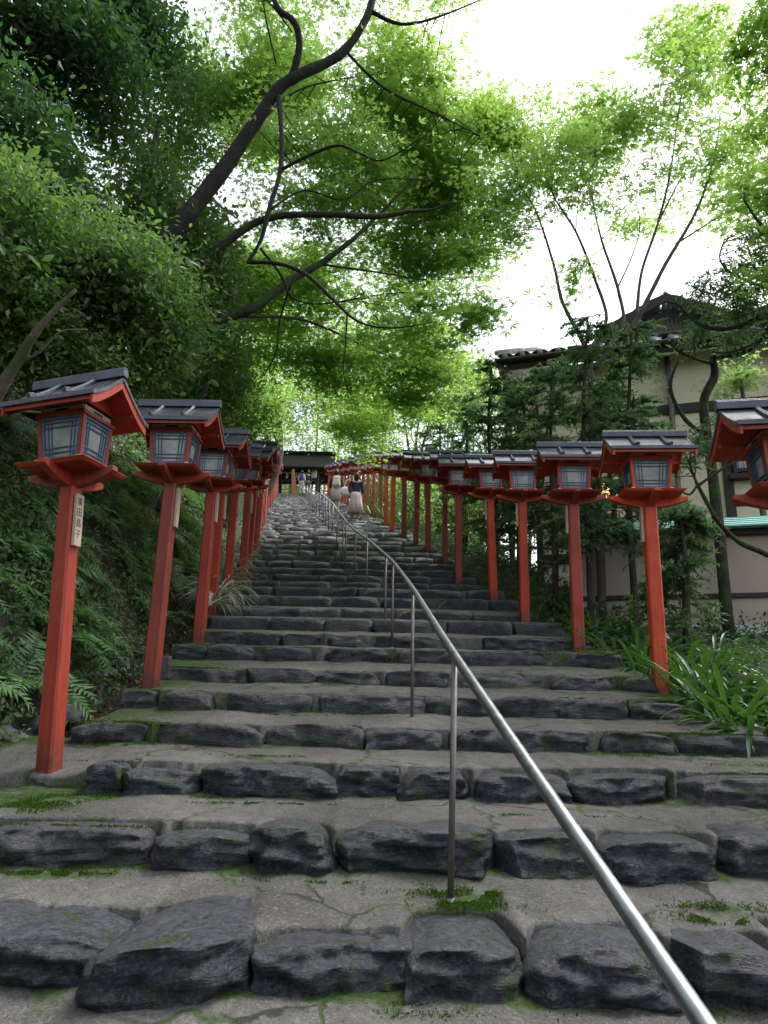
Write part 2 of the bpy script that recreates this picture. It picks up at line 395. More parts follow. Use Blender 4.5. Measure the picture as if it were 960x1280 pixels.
def make_ground():
    xs = np.concatenate([-np.geomspace(260, 12, 24), np.arange(-11.6, -4, .3), np.arange(-4, 6, .1), np.arange(6, 14, .5), np.geomspace(14, 300, 24)])
    ys = np.concatenate([[-260, -120, -60, -30, -15, -8, -4], np.arange(-2, 16, .12), np.arange(16, 60, .45), np.geomspace(60.5, 400, 30)])
    X, Y = np.meshgrid(xs, ys)
    XX = X+np.where(abs(X) < 14, cx(Y)-.2, 0)
    Z = ground_z(XX, Y)
    cl = abs(X) < 14
    off = np.array([noise.fractal(Vector((a*1.3, b*1.3, 0)), .8, 2, 4) if k else 0 for a, b, k in zip(XX.ravel(), Y.ravel(), cl.ravel())]).reshape(X.shape)
    u = (lx(Y)-.1)-XX; v = XX-(cx(Y)+2.0)
    Z = Z+off*(.16*sstep((u-.3)/.3)+.06*sstep((v-.1)/.5))
    V = np.stack([XX, Y, Z], -1).reshape(-1, 3)
    ny, nx = X.shape; I = np.arange(ny*nx).reshape(ny, nx)
    Fc = np.stack([I[:-1, :-1], I[:-1, 1:], I[1:, 1:], I[1:, :-1]], -1).reshape(-1, 4)
    o = np_mesh('ground', V, Fc, 4, M['soil'], smooth=True); tag(o, kind='structure')
make_ground()

# ------------------------------------------------------------------ steps
STEPY = [1.72, 2.39, 3.06, 3.73, 4.41, 5.05, 5.75, 6.47, 7.07, 7.84, 8.6, 9.3, 9.98, 10.55, 11.1, 11.65, 12.25, 12.95, 13.65, 14.35, 15.0, 15.7]
STEPH = [.14, .135, .145, .14, .115, .125, .11, .13, .125, .15, .12, .15, .16, .15, .14, .14, .15]
while STEPY[-1] < 47.9: STEPY.append(STEPY[-1]+random.uniform(.54, .66))
STEPY = STEPY+[48.5]
NS = len(STEPY)
while len(STEPH) < NS: STEPH.append(random.uniform(.13, .17))
STEPY = np.array(STEPY)
def xlim(y):
    l = float(lx(y)); r = cx(y)+1.95+1.25*float(sstep((4.75-y)/.35)); return l, r
def px_to_x(px, y, z):  # world x of a pixel column on the riser line
    lo, hi = -6, 6
    for _ in range(40):
        x = (lo+hi)/2; P = np.array([x, y, z]); s = 480+F*(P@rt)/(P@fw)
        if s < px: lo = x
        else: hi = x
    return x
JOINTS = {1: [(-140, 20), (-45, 152), (130, 303), (312, 520), (505, 664), (668, 852), (858, 1000), (1005, 1150)],
          2: [(-150, -50), (-55, 192), (190, 316), (316, 414), (418, 622), (628, 752), (756, 905), (915, 1020), (1025, 1180)],
          3: [(110, 160), (160, 243), (240, 418), (416, 502), (500, 592), (596, 714), (716, 848), (852, 1010), (1015, 1160)],
          4: [(95, 180), (190, 324), (325, 450), (450, 550), (562, 744), (746, 848), (856, 985), (990, 1100)],
          5: [(150, 196), (202, 268), (274, 388), (396, 532), (534, 606), (612, 700), (702, 790), (792, 862)],
          6: [(208, 300), (310, 392), (388, 476), (480, 560), (566, 690), (692, 776), (778, 842)],
          7: [(222, 254), (256, 320), (326, 400), (404, 494), (494, 562), (566, 694), (696, 778)],
          8: [(246, 300), (302, 352), (352, 404), (408, 460), (458, 560), (590, 744)]}
def stone_verts(w, d, h, n, rough, seed, ncut=7, flat=True):
    rs = np.random.default_rng(seed)
    nx, ny, nz = n
    # box surface grid
    pts = {}; V = []; Fc = []
    def vid(i, j, k):
        key = (i, j, k)
        if key not in pts: pts[key] = len(V); V.append((2*i/nx-1, 2*j/ny-1, 2*k/nz-1))
        return pts[key]
    for i in range(nx):
        for j in range(ny):
            Fc.append((vid(i, j, nz), vid(i+1, j, nz), vid(i+1, j+1, nz), vid(i, j+1, nz)))
    for i in range(nx):
        for k in range(nz):
            Fc.append((vid(i, 0, k), vid(i+1, 0, k), vid(i+1, 0, k+1), vid(i, 0, k+1)))
            Fc.append((vid(i+1, ny, k), vid(i, ny, k), vid(i, ny, k+1), vid(i+1, ny, k+1)))
    for j in range(ny):
        for k in range(nz):
            Fc.append((vid(0, j+1, k), vid(0, j, k), vid(0, j, k+1), vid(0, j+1, k+1)))
            Fc.append((vid(nx, j, k), vid(nx, j+1, k), vid(nx, j+1, k+1), vid(nx, j, k+1)))
    V = np.array(V, float)
    e = 16. if flat else 7.
    r = (abs(V)**e).sum(1)**(1/e); V = V/np.maximum(r, 1e-6)[:, None]*(abs(V).max(1))[:, None]
    ea, eb = rs.uniform(.0, .32 if n[0] > 9 else .1), rs.uniform(.0, .32 if n[0] > 9 else .1); ux_ = V[:, 0]
    P = V*np.array([w/2, d/2, h/2])
    for _ in range(ncut):   # broken facets, mostly off the front and the ends
        nrm = rs.normal(size=3)*np.array([1., .9, .38 if flat else .7]); nrm[1] = -abs(nrm[1]); nrm[2] = nrm[2] if flat else abs(nrm[2])
        nrm /= np.linalg.norm(nrm)
        ext = (abs(nrm)*np.array([w/2, d/2, h/2])).sum()
        dd = ext*rs.uniform(.7, .93); t = P@nrm-dd
        P = P-np.clip(t, 0, None)[:, None]*nrm[None]*.95
    if flat and h > .15:      # one long bevel along the front arris
        an = rs.uniform(.25, .8); nrm = np.array([rs.uniform(-.12, .12), -math.cos(an), math.sin(an)])
        t = P@nrm-(np.array([0, d/2*math.cos(an), h/2*math.sin(an)]).sum()-rs.uniform(.012, .04)); P = P-np.clip(t, 0, None)[:, None]*nrm
    P[:, 0] *= (w/2)/max(abs(P[:, 0]).max(), 1e-6)
    ht = 1-np.where(ux_ > 0, ea, eb)*np.abs(ux_)**rs.uniform(2, 5)
    P[:, 2] = -h/2+(P[:, 2]+h/2)*h/(P[:, 2].max()+h/2)*ht; P[:, 1] = d/2+(P[:, 1]-d/2)*d/(d/2-P[:, 1].min())
    P[:, 1] += -(ux_*w/2)*rs.uniform(-.2, .2)
    so = Vector(rs.uniform(-50, 50, 3))
    for i, p in enumerate(P):
        q = Vector(p)
        a = noise.fractal(q*5+so, .9, 2.1, 3)
        st = noise.noise(Vector((q.x*2.2, q.y*3, q.z*26+q.x*4))+so)+.5*noise.noise(Vector((q.x*6, q.y*6, q.z*60))+so)
        b = noise.ridged_multi_fractal(Vector((q.x*6, q.y*9, q.z*13))+so, .8, 2.2, 4, 1., 2.)-.9
        vd = noise.voronoi(Vector((q.x*5+q.z*3, q.y*5, q.z*11-q.x*2))+so)[0]; ch = (vd[1]-vd[0])
        sd = a*rough*1.3+b*rough*.4+st*rough*.8+min(ch, .5)*rough*1.7-.4*rough
        tp = a*rough*.6+b*rough*.2+min(ch, .35)*rough*.5
        P[i] += np.array((V[i, 0]*.3*sd, V[i, 1]*.9*sd, V[i, 2]*(.45 if flat else .8)*(tp if flat else sd)))
    return P, np.array(Fc)

MOSS = [(150, 905, .3, .14), (30, 995, .35, .16), (585, 1118, .22, .07), (240, 825, .35, .14), (230, 850, .2, .1), (290, 795, .35, .12), (880, 925, .6, .14), (950, 955, .35, .1),
        (690, 808, .4, .14), (760, 812, .35, .12), (660, 775, .35, .1), (60, 1078, .3, .03), (900, 1135, .15, .06), (720, 860, .3, .05), (120, 980, .25, .08), (340, 880, .3, .03)]
def moss_at(x, y):
    x = np.asarray(x, float); m = x*0
    for a, b, rx, ry in MOSSC: m = m+.75*np.exp(-((x-a)/rx)**2*1.4-((y-b)/ry)**2*1.4)
    return m
MOSSC = []
def make_steps():
    for px_, py_, rx_, ry_ in MOSS:
        q = on_stairs(px_, py_+14); MOSSC.append((q[0], q[1]-.05, rx_, ry_))
    root = empty('stone_stairway', (0, 0, 0)); tag(root, 'long flight of uneven stone edged steps with worn concrete treads between the red lanterns', 'stairway', kind='structure')
    stoneV, stoneF, stoneT = [], [], []; off = 0; parts = 0
    TV, TF, TM = [], [], []; toff = 0
    for i in range(NS):
        y = float(STEPY[i]); zb = float(z0(y)); h = STEPH[i]; l, r = xlim(y)
        near = i <= 8; mid = i <= 16
        # stones
        if i in JOINTS: segs = [(px_to_x(a, y, zb+h), px_to_x(b, y, zb+h)) for a, b in JOINTS[i]]
        else:
            segs = []; x = l+random.uniform(0, .1)
            while x < r-.1:
                w = random.uniform(.32, .75); 
                if r-(x+w) < .22: w = r-x
                segs.append((x, min(x+w, r+.05))); x += w+random.uniform(.0, .05)
        base_d = {0: .3, 1: .3, 2: .21, 3: .16, 4: .13, 5: .11}.get(i, .09)
        edge = []   # (x0,x1,backY)
        for k, (a, b) in enumerate(segs):
            w = b-a+.045; d = base_d*random.uniform(.7, 1.4); hh = h*(random.uniform(.86, 1.16) if near else random.uniform(.96, 1.03))
            if i == 1: hh *= [1, 1, 1.06, 1, 1, 1, 1, 1][k]; d *= [1, 1.0, 1.3, .85, .9, 1, 1, 1][k]
            fy = y-.02+random.uniform(-.035, .035)+(-.06 if i == 1 and k == 2 else 0)
            sub = .11
            res = (max(6, int(w/.0105)), max(5, int(d/.014)), max(5, int((hh+sub)/.0105))) if i <= 3 else \
                  ((max(6, int(w/.02)), 8, 10) if near else ((9, 4, 5) if mid else (6, 2, 3)))
            P, Fc = stone_verts(w, d+.08, hh+sub, res, random.uniform(.018, .03) if near else .011, 100*i+k, 9 if near else 5)
            tilt = random.uniform(-.05, .03); P[:, 2] += P[:, 1]*(-tilt)*0+P[:, 0]*random.uniform(-.03, .03)
            P = P+np.array([(a+b)/2, fy+(d+.08)/2, zb+(hh-sub)/2-.004])
            P[:, 1] += (P[:, 0]-cx(y))*-.0
            tone = {4: (.85 if k in (1, 2) else .35), 3: (.8 if k == 7 else .15), 5: .55}.get(i, random.choice([0, .1, .2, .3, .5, .75]) if i < 12 else random.uniform(0, .25))
            if i in (1, 2): tone = random.choice([0, .1, .3])
            if i == 2 and k == 1: tone = .6
            if i == 1 and k == 4: tone = .4
            if i == 2 and k == 0: tone = .55
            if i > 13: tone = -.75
            edge.append((a, b, fy+d))
            if i <= 14 and parts < 100 and a < 3.0:
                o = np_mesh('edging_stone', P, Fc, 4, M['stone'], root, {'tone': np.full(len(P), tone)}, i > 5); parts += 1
            else:
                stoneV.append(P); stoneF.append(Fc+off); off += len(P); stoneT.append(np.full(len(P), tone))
        # tread
        if i < NS-1:
            y1 = float(STEPY[i+1]); z1 = float(z0(y1)); l1, r1 = xlim(y1)
            dx = .014 if i <= 4 else (.03 if near else (.09 if mid else .2)); nxs = int((r-l)/dx)
            X = np.linspace(l, r, nxs); e = np.full(nxs, y+base_d*.45)
            for a, b, by in edge:
                t = np.clip(np.minimum(X-a, b-X)/.05, -1, 1); e = np.maximum(e, np.where(t > 0, y+.05+(by-y-.05)*np.clip(t, 0, 1)**.35, 0))
            if near: e += np.array([noise.fractal(Vector((x*3.5, i*7.3, 0)), .9, 2.1, 6) for x in X])*.05
            rows = [-1, 0, .03]+list(np.linspace(.08, 1, {True: 16}.get(near, 4))) if near else [-1, 0, .25, .6, 1]
            G = []; MM = []
            yend = y1+.13
            for rr in rows:
                if rr < 0: yy = e+.002; zz = np.full(nxs, zb+h-.2)
                else:
                    yy = e+(yend-e)*rr; f = np.clip((yy-e)/(y1-e), 0, 1.3); zz = zb+h+(z1-zb-h)*f+.006
                    if near:
                        zz = zz+np.array([noise.fractal(Vector((x*2.2, q*2.2, 3)), .8, 2, 4) for x, q in zip(X, yy)])*.014
                        if i == 3: zz = zz-.085*(1-np.clip(f, 0, 1))*sstep((l+1.0-X)/.35)
                if rr == 0: zz = zz-.007
                G.append(np.stack([X, yy, zz], 1))
                back = np.exp(-np.clip(y1-.02-yy, 0, None)/.055)*.62
                sidew = .3 if y > 4.3 else .12
                side = np.exp(-np.clip(X-l-.1, 0, None)/sidew)*.75+np.exp(-np.clip(r-.1-X, 0, None)/sidew)*.75
                fr = np.exp(-np.clip(yy-e, 0, None)/.02)*.26
                MM.append(np.clip(back+side+fr+(moss_at(X, yy) if near else 0), 0, 1.2)*(.8 if rr >= 0 else .6)+.12)
            G = np.array(G).reshape(-1, 3); nr = len(rows); I = np.arange(nr*nxs).reshape(nr, nxs)
            Fc = np.stack([I[:-1, :-1], I[:-1, 1:], I[1:, 1:], I[1:, :-1]], -1).reshape(-1, 4)
            TV.append(G); TF.append(Fc+toff); toff += len(G); TM.append(np.array(MM).ravel())
            if near or mid:   # cheek sides down to the ground
                for xx, s in ((l, 1), (r, -1)):
                    q = np.array([[xx, y, zb+h], [xx, yend, z1+.006], [xx, yend, z1-.6], [xx, y, zb-.6]])
                    TV.append(q); TF.append(np.array([[0, 1, 2, 3]])+toff); toff += 4; TM.append(np.full(4, .5))
    o = np_mesh('tread', np.concatenate(TV), np.concatenate(TF), 4, M['concrete'], root, {'moss': np.concatenate(TM)}, True)
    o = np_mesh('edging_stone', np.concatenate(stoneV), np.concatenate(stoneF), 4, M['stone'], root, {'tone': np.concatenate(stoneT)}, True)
    tag(o, kind='stuff')
    # landing at the top
    mb = MB(); y = 48.4
    mb.box((cx(50.5), 51.4, float(z0(48.5))+.02), (7, 6, .3)); mb.build('landing', M['paving_top'] if 'paving_top' in M else M['concrete'], root)
M['paving_top'] = simple('pale_landing_stone', (.5, .5, .48), .6, .15, 3)
make_steps()

def tread_z(x, y):
    i = int(np.searchsorted(STEPY, y)-1); i = max(0, min(NS-2, i))
    ya, yb = STEPY[i], STEPY[i+1]; za = z0(ya)+STEPH[i]; zb = z0(yb)
    o_ = .25*(yb-ya) if i < 3 else .15*(yb-ya)
    return float(za+(zb-za)*max(0., (y-ya-o_)/(yb-ya-o_)))

_yy = np.linspace(1.8, 48, 9000)
def on_tread(px, py):
    r = ray(px, py); z = np.array([tread_z(0, y) for y in _yy]); d = r[2]*_yy-z
    k = np.where((d[:-1] > 0) & (d[1:] <= 0))[0]; i = k[0] if len(k) else int(np.argmin(abs(d)))
    return np.array([r[0]*_yy[i], _yy[i], z[i]])
# moss tufts: stuff
def make_moss():
    P = []
    def patch(px, py, rx, ry, n):
        c = on_tread(px, py)
        q = rng.normal(size=(n, 2))*np.array([rx, ry])*.5
        for a, b in q:
            x, y = c[0]+a, c[1]+b
            nz = noise.noise(Vector((x*9, y*9, 0)))
            if nz < -.12: continue
            P.append((x, y, tread_z(x, y)+.004))
    for a in [(q[0], q[1]+14, q[2]*.8, q[3]*.8, 1300) for q in MOSS]+[(150, 915, .25, .12, 2600), (30, 1000, .28, .16, 3200), (585, 1118, .22, .06, 1800), (240, 825, .3, .12, 1500), (230, 850, .2, .1, 800),
              (290, 795, .3, .1, 900), (880, 925, .55, .13, 3200), (950, 955, .3, .08, 900), (690, 808, .35, .12, 1400), (760, 812, .3, .1, 900), (660, 775, .3, .08, 600),
              (650, 1120, .35, .03, 900), (170, 1075, .6, .03, 1200), (440, 1105, .4, .02, 700), (60, 1078, .3, .03, 700), (900, 1135, .2, .05, 700),
              (330, 1005, .5, .02, 700), (650, 1020, .5, .02, 600), (720, 860, .3, .03, 500), (300, 945, .4, .02, 500), (560, 1270, .3, .03, 300),
              (320, 762, .3, .1, 500), (120, 980, .2, .05, 600)]: patch(*a)
    # thin lines of moss along every riser foot and stone joints
    for i in range(1, 14):
        y = STEPY[i]; l, r = xlim(y)
        for x in rng.uniform(l, r, 1100 if i < 6 else 500):
            if noise.noise(Vector((x*2.6, i*3.1, 5))) > -.02:
                yy = y-.03-abs(rng.normal())*.025; P.append((x, yy, tread_z(x, yy)+.002))
    P = np.array(P); n = len(P)
    N = norm(rng.normal(size=(n, 3))+np.array([0, -.6, .6])); D = norm(rng.normal(size=(n, 3))*1.1+np.array([0, 0, 1.]))
    S = rng.uniform(.006, .015, n); 
    o = leaves_obj('moss', P, N, D, S, T_RHOMB, rng.uniform(0, 1, n), M['mossblade']); tag(o, kind='stuff')
    # fallen leaves (litter)
    n = 260; X = []; 
    for _ in range(n):
        y = rng.uniform(2.2, 10); l, r = xlim(y); x = rng.choice([l, r])+rng.normal()*.3 if rng.random() < .5 else rng.uniform(l, r)
        x = min(max(x, l+.05), r-.05)
        X.append((x, y, tread_z(x, y)+.012))
    X = np.array(X); N = norm(rng.normal(size=(n, 3))*.25+np.array([0, 0, 1.])); D = rng.normal(size=(n, 3))
    o = leaves_obj('litter', X, N, D, rng.uniform(.01, .028, n), T_OVAL, rng.uniform(0, 1, n), M['deadleaf']); tag(o, kind='stuff')
make_moss()

# ------------------------------------------------------------------ lanterns
def lantern_parts(root, red, detail=True, text=False):
    bv = .003
    m1 = MB(); m1.frust((0, 0, -.25), (.112, .112), (.104, .104), 1.74)
    m1.build('post', red, root, bevel=.012 if detail else 0)
    # boat shaped cross arms
    def arm(ax, w=.055, L=.33):
        pr = []
        for t in np.linspace(-1, 1, 15): pr.append((t*L, 1.478+.068*abs(t)**2.0))
        pr = pr+[(L, 1.574), (-L, 1.574)]
        mb = MB(); mb.prism(pr, ax, -w/2, w/2); return mb
    a = arm('y', .055, .315); a.build('cross_arm', red, root, bevel=bv if detail else 0)
    # arm('y') profile spans x, extruded in y ; second spans y
    if detail:
        b = arm('x', .055, .29); b.build('cross_arm', red, root, bevel=bv)
    mb = MB(); mb.frust((0, 0, 1.562), (.46, .42), (.50, .46), .022)
    tr = mb.build('tray', red, root, bevel=bv if detail else 0)
    # light box, wider at the top
    zb, zt = 1.6, 1.86; wb, wt = .3, .345; db, dt = .27, .31
    fr = MB(); p = .027
    def lerp(a_, b_, t): return a_+(b_-a_)*t
    for sx in (-1, 1):
        for sy in (-1, 1):
            pts = []
            for (w, d, z) in ((wb, db, zb-.012), (wt, dt, zt+.02)):
                x1, y1 = sx*w/2, sy*d/2; x2, y2 = x1-sx*p, y1-sy*p
                xs, ys = sorted((x1, x2)), sorted((y1, y2))
                pts += [(xs[0], ys[0], z), (xs[1], ys[0], z), (xs[1], ys[1], z), (xs[0], ys[1], z)]
            fr.hexa(pts)
    for s in (-1, 1):
        fr.box((0, s*(db/2-.004), zb-.002), (wb+.04, .034, .03)); fr.box((s*(wb/2-.004), 0, zb-.004), (.034, db+.04, .026))
        fr.box((0, s*(dt/2-.010), zt+.008), (wt+.01, .036, .026)); fr.box((s*(wt/2-.010), 0, zt+.006), (.036, dt+.01, .022))
        # eave beams
        fr.box((0, s*(dt/2+.012), zt+.075), (.60, .034, .036))
    fr.box((0, 0, zt+.05), (wt-.09, dt-.09, .09))
    fr.box((0, 0, 2.075), (.60, .03, .03))
    fo = fr.build('light_box', red, root, bevel=.002 if detail else 0)
    class WH:
        def box(s, c, d):
            mb = MB(); mb.box((0, 0, 0), d); o = mb.build('white_end', M['white'], root); o.location = c
    wh = WH()
    for sx in (-1, 1):
        for sy in (-1, 1):
            wh.box((sx*(wb/2+.002), sy*(db/2-.004+.0145), zb-.001), (.028, .012, .034))
            if detail: wh.box((sx*(wb/2-.004+.0145), sy*(db/2+.002), zb-.001), (.012, .028, .034))
            if detail: wh.box((sx*.3025, sy*(dt/2+.012), zt+.075), (.008, .026, .028))
            if detail: wh.box((sx*.13, sy*(dt/2+.032), zt+.072), (.022, .01, .026))
        if detail: wh.box((sx*.3025, 0, 2.075), (.008, .022, .022))
    # cream boards with a slot
    if detail:
        cb = MB(); 
        for s in (-1, 1):
            cb.box((0, s*(dt/2-.018), zt+.037), (wt-.04, .012, .034)); cb.box((s*(wt/2-.018), 0, zt+.037), (.012, dt-.04, .034))
        cbo = cb.build('vent_board', M['offwhite'], root)
        for s in (-1, 1):
            sl = MB(); sl.box((0, s*(dt/2-.0115), zt+.038), (.1, .003, .012)); sl.build('slot', M['black'], cbo)
            sl = MB(); sl.box((s*(wt/2-.0115), 0, zt+.038), (.003, .09, .012)); sl.build('slot', M['black'], cbo)
    # windows
    for k in range(4):
        lat = MB(); pan = MB()
        W0, W1, D0, D1 = (wb, wt, db, dt) if k % 2 == 0 else (db, dt, wb, wt)
        za, zc = zb+.013, zt-.004
        a0, a1 = W0/2-p+.001, W1/2-p+.001; y0, y1 = -(D0/2-.014), -(D1/2-.014)
        def P(u, t, o=0.):  # u in -1..1 across, t 0..1 up, o outwards
            x = u*lerp(a0, a1, t); yy = lerp(y0, y1, t)-o; zz = lerp(za, zc, t)
            for _ in range(k): x, yy = -yy, x
            return (x, yy, zz)
        def bar(u0, u1, t0, t1, o0, o1):
            lat.hexa([P(u0, t0, o1), P(u1, t0, o1), P(u1, t0, o0), P(u0, t0, o0), P(u0, t1, o1), P(u1, t1, o1), P(u1, t1, o0), P(u0, t1, o0)])
        bar(-1, -.88, 0, 1, -.006, .007); bar(.88, 1, 0, 1, -.006, .007); bar(-.88, .88, 0, .06, -.006, .007); bar(-.88, .88, .94, 1, -.006, .007)
        if detail:
            for u in (-.7, -.52, .52, .7): bar(u-.022, u+.022, .06, .94, -.004, .003)
            for t in (.17, .28, .76, .87): bar(-.88, .88, t-.013, t+.013, -.003, .0045)
        pan.add([P(-.9, .03, -.006), P(.9, .03, -.006), P(.9, .97, -.006), P(-.9, .97, -.006),
                 P(-.9, .03, -.009), P(.9, .03, -.009), P(.9, .97, -.009), P(-.9, .97, -.009)],
                [(0, 1, 2, 3), (7, 6, 5, 4), (0, 4, 5, 1), (1, 5, 6, 2), (2, 6, 7, 3), (3, 7, 4, 0)])
        if detail:
            wo = lat.build('window', M['blue'], root); pan.build('pane', M['pane'], wo)
        else:
            wo = pan.build('window', M['pane'], root)
    # roof: ridge along x, concave slopes
    RX, EY, ze, zr = .325, .29, 1.915, 2.105
    def zz(t): return ze+(zr-ze)*(1-t)**1.25   # t 0 ridge .. 1 eave
    N = 7 if detail else 3
    top = [(t*EY, zz(t)) for t in np.linspace(0, 1, N)]
    prof = [(-a, b) for a, b in top[::-1]]+top[1:]
    prof2 = prof+[(a, b-.018) for a, b in prof[::-1]]
    rf = MB(); rf.prism(prof2, 'x', -RX, RX); ro = rf.build('roof', M['roof'], root)
    rd = MB(); rd.box((0, 0, zr+.022), (2*RX+.05, .052, .05)); rd.box((0, 0, zr+.052), (2*RX+.05, .034, .012)); rd.build('ridge_cap', M['roof'], ro, bevel=.003 if detail else 0)
    bo = MB()
    for s in (-1, 1):
        for x in (-.13, .13):
            pts = [(x, s*t*(EY+.012), zz(t)+.010+(.012 if t > .85 else 0)) for t in np.linspace(0.05, 1, 3*N)]
            bo.tube(pts, .017 if detail else .014, 6 if detail else 4)
        bo.box((0, s*(EY+.004), ze-.006), (2*RX+.03, .014, .026))
    bo.build('roof_roll', M['roof'], ro)
    # underside boards and gable boards in red
    ub = MB(); pu = [(a*.97, b-.020) for a, b in prof]+[(a*.97, b-.042) for a, b in prof[::-1]]
    ub.prism(pu, 'x', -RX+.012, RX-.012)
    # gable triangle
    for s in (-1, 1):
        q = MB
        g = [(-.155, zt+.07), (.155, zt+.07), (0, 2.07)]
        ub.prism(g, 'x', s*.155, s*.172)
    uo = ub.build('roof_board', red, root)
    for s in (-1, 1):
        gb = MB(); pg = [(a*1.0, b-.019) for a, b in prof]+[(a*1.0, b-.07) for a, b in prof[::-1]]
        gb.prism(pg, 'x', s*(RX-.012), s*(RX+.004)); gb.build('gable_board', red, root)
    if detail:
        for s in (-1, 1):
            ed = MB()
            pe = [(a*1.01, b+.003) for a, b in prof]+[(a*1.01, b-.020) for a, b in prof[::-1]]
            ed.prism(pe, 'x', s*(RX+.001), s*(RX+.012)); ed.build('roof_edge', M['roof'], ro)

def plaque(root, side, w=.062, text=None, z=1.30, h=.3, lean=0.):
    """plaque on the stair-facing side of the post; side +1: faces +x"""
    x = side*.0665
    mb = MB(); mb.box((x, 0, z), (.024, w, h)); po = mb.build('name_plaque', M['plaque'], root, bevel=.003)
    if text:
        for ch, zz, sz, yo in text:
            cu = bpy.data.curves.new('lettering', 'FONT'); cu.body = ch; cu.size = sz; cu.align_x = 'CENTER'; cu.extrude = .0006
            to = bpy.data.objects.new('tmp', cu); COL.objects.link(to)
            bpy.context.view_layer.update()
            me = bpy.data.meshes.new_from_object(to.evaluated_get(bpy.context.evaluated_depsgraph_get()))
            bpy.data.objects.remove(to)
            me.transform(Matrix.Translation((x+side*.0125, yo, zz)) @ Matrix.Rotation(side*math.pi/2, 4, 'Z') @ Matrix.Rotation(math.pi/2, 4, 'X'))
            me.materials.clear(); link('lettering', me, M['ink'], po)
    return po

def ordinal(n):
    w = ['first', 'second', 'third', 'fourth', 'fifth', 'sixth', 'seventh', 'eighth', 'ninth', 'tenth', 'eleventh', 'twelfth', 'thirteenth', 'fourteenth',
         'fifteenth', 'sixteenth', 'seventeenth', 'eighteenth', 'nineteenth', 'twentieth']
    if n <= 20: return w[n-1]
    t = {20: 'twenty', 30: 'thirty'}[n//10*10]
    return (t+'-'+w[n % 10-1]) if n % 10 else {'twenty': 'twentieth', 'thirty': 'thirtieth'}[t]

LEFT, RIGHT = [], []
def make_lanterns():
    protos = {}
    for key, red in (('d', M['red_dark']), ('b', M['red_bright']), ('m', M['red_mid'])):
        for det in (True, False):
            if key == 'b' and not det: continue
            o = empty('red_lantern', (0, 0, 0)); lantern_parts(o, red, det); protos[key, det] = o
    used = set()
    def place(pos, key, det, rz, rx, ry, side, label, text=None, pq=True):
        k = (key, det)
        if k not in protos: k = ('m', det)
        if k in used: o = copy_tree(protos[k])
        else: o = protos[k]; used.add(k)
        o.location = pos; o.rotation_euler = (rx, ry, rz)
        if side > 0: o.scale = (.95, .95, 1.03) if text is None else (.88, .9, 1.03)
        tag(o, label, 'lantern', 'red lanterns on posts lining the steps')
        if pq: todo.append((o, side, text))
        return o
    todo = []
    rp = [(826, 860), (723, 803), (656, 770), (617, 748), (573, 722), (556, 704), (535, 688.5), (519.5, 678.5), (505, 670.6), (490, 662), (482, 656)]
    R_ = [np.array([2.33, 3.92, z0(3.92)])]+[on_tread(*p) for p in rp]
    while R_[-1][1] < 46: 
        y = R_[-1][1]+1.5; R_.append(np.array([cx(y)+1.72, y, z0(y)]))
    lp = [(60, 957), (188, 859), (248, 803), (264, 767), (284, 743)]
    L_ = [on_tread(*p) for p in lp]
    L_[0] = np.array([ray(62, 955)[0]*3.9, 3.9, 0])
    while L_[-1][1] < 46:
        y = L_[-1][1]+(1.25 if L_[-1][1] < 20 else 1.45); L_.append(np.array([cx(y)-1.72, y, z0(y)]))
    print('R', [tuple(p.round(2)) for p in R_[:13]]); print('L', [tuple(p.round(2)) for p in L_[:10]])
    RIGHT.extend(R_); LEFT.extend(L_)
    txt = [('濱', 1.375, .05, -.008), ('田', 1.315, .05, -.006), ('昌', 1.255, .05, -.006), ('子', 1.195, .05, -.006)]
    for i, p in enumerate(L_):
        det = p[1] < 16
        z = tread_z(p[0], p[1])-(.075 if i == 0 else 0)
        ry = R([-5.2, -1.5, -1.6, -1.2, .5, 0, 0][i]) if i < 7 else R(random.uniform(-1.2, 1.2))
        ry = {0: R(-3.6), 1: R(.4), 2: R(.4), 3: R(0)}.get(i, R(random.uniform(-1, 1)))
        rz = R([-20, -8, -7, -6, -5, -4][i]) if i < 6 else R(random.uniform(-4, 10))
        rz = {0: R(-14), 1: R(-2), 2: R(0)}.get(i, R(random.uniform(-2, 8)))
        lab = f'dark red lantern with slate roof, {ordinal(i+1)} from the front, left row'
        if i == 0: lab = 'dark red lantern on leaning post with a lettered name plaque, beside the bank'
        place(np.array([p[0], p[1], z]), 'd' if det else random.choice('dm'), det, rz, R(random.uniform(-.6, .6)), ry, 1, lab, txt if i == 0 else None, pq=p[1] < 26)
    for i, p in enumerate(R_):
        det = p[1] < 16
        key = {0: 'm', 1: 'b', 2: 'm', 3: 'm', 4: 'b'}.get(i, 'm' if i % 3 else 'd')
        z = tread_z(p[0], p[1])
        if i == 0: z = z0(p[1])+.02
        ry = R({1: .6, 2: .4, 3: .3}.get(i, random.uniform(-1.3, 1.3)))
        rz = R({0: -9, 1: -6, 2: -4, 3: -3}.get(i, random.uniform(-3, 8)))
        col = {'b': 'bright orange-red', 'm': 'vermilion red', 'd': 'dull red'}[key if det else 'm']
        lab = f'{col} lantern with slate roof, {ordinal(i+1)} from the front, right row'
        if i == 0: lab = 'nearest lantern of the right row, cut off by the right edge of the view'
        place(np.array([p[0], p[1], z]), key, det, rz, 0, ry, -1, lab, None, pq=p[1] < 20)
    pro = {}
    for o, side, text in todo:
        if text: plaque(o, side, .068, text, 1.29, .29); continue
        if side not in pro: pro[side] = plaque(o, side)
        else:
            c = pro[side].copy(); COL.objects.link(c); c.parent = o; c.location.z = random.uniform(-.04, .04)
make_lanterns()

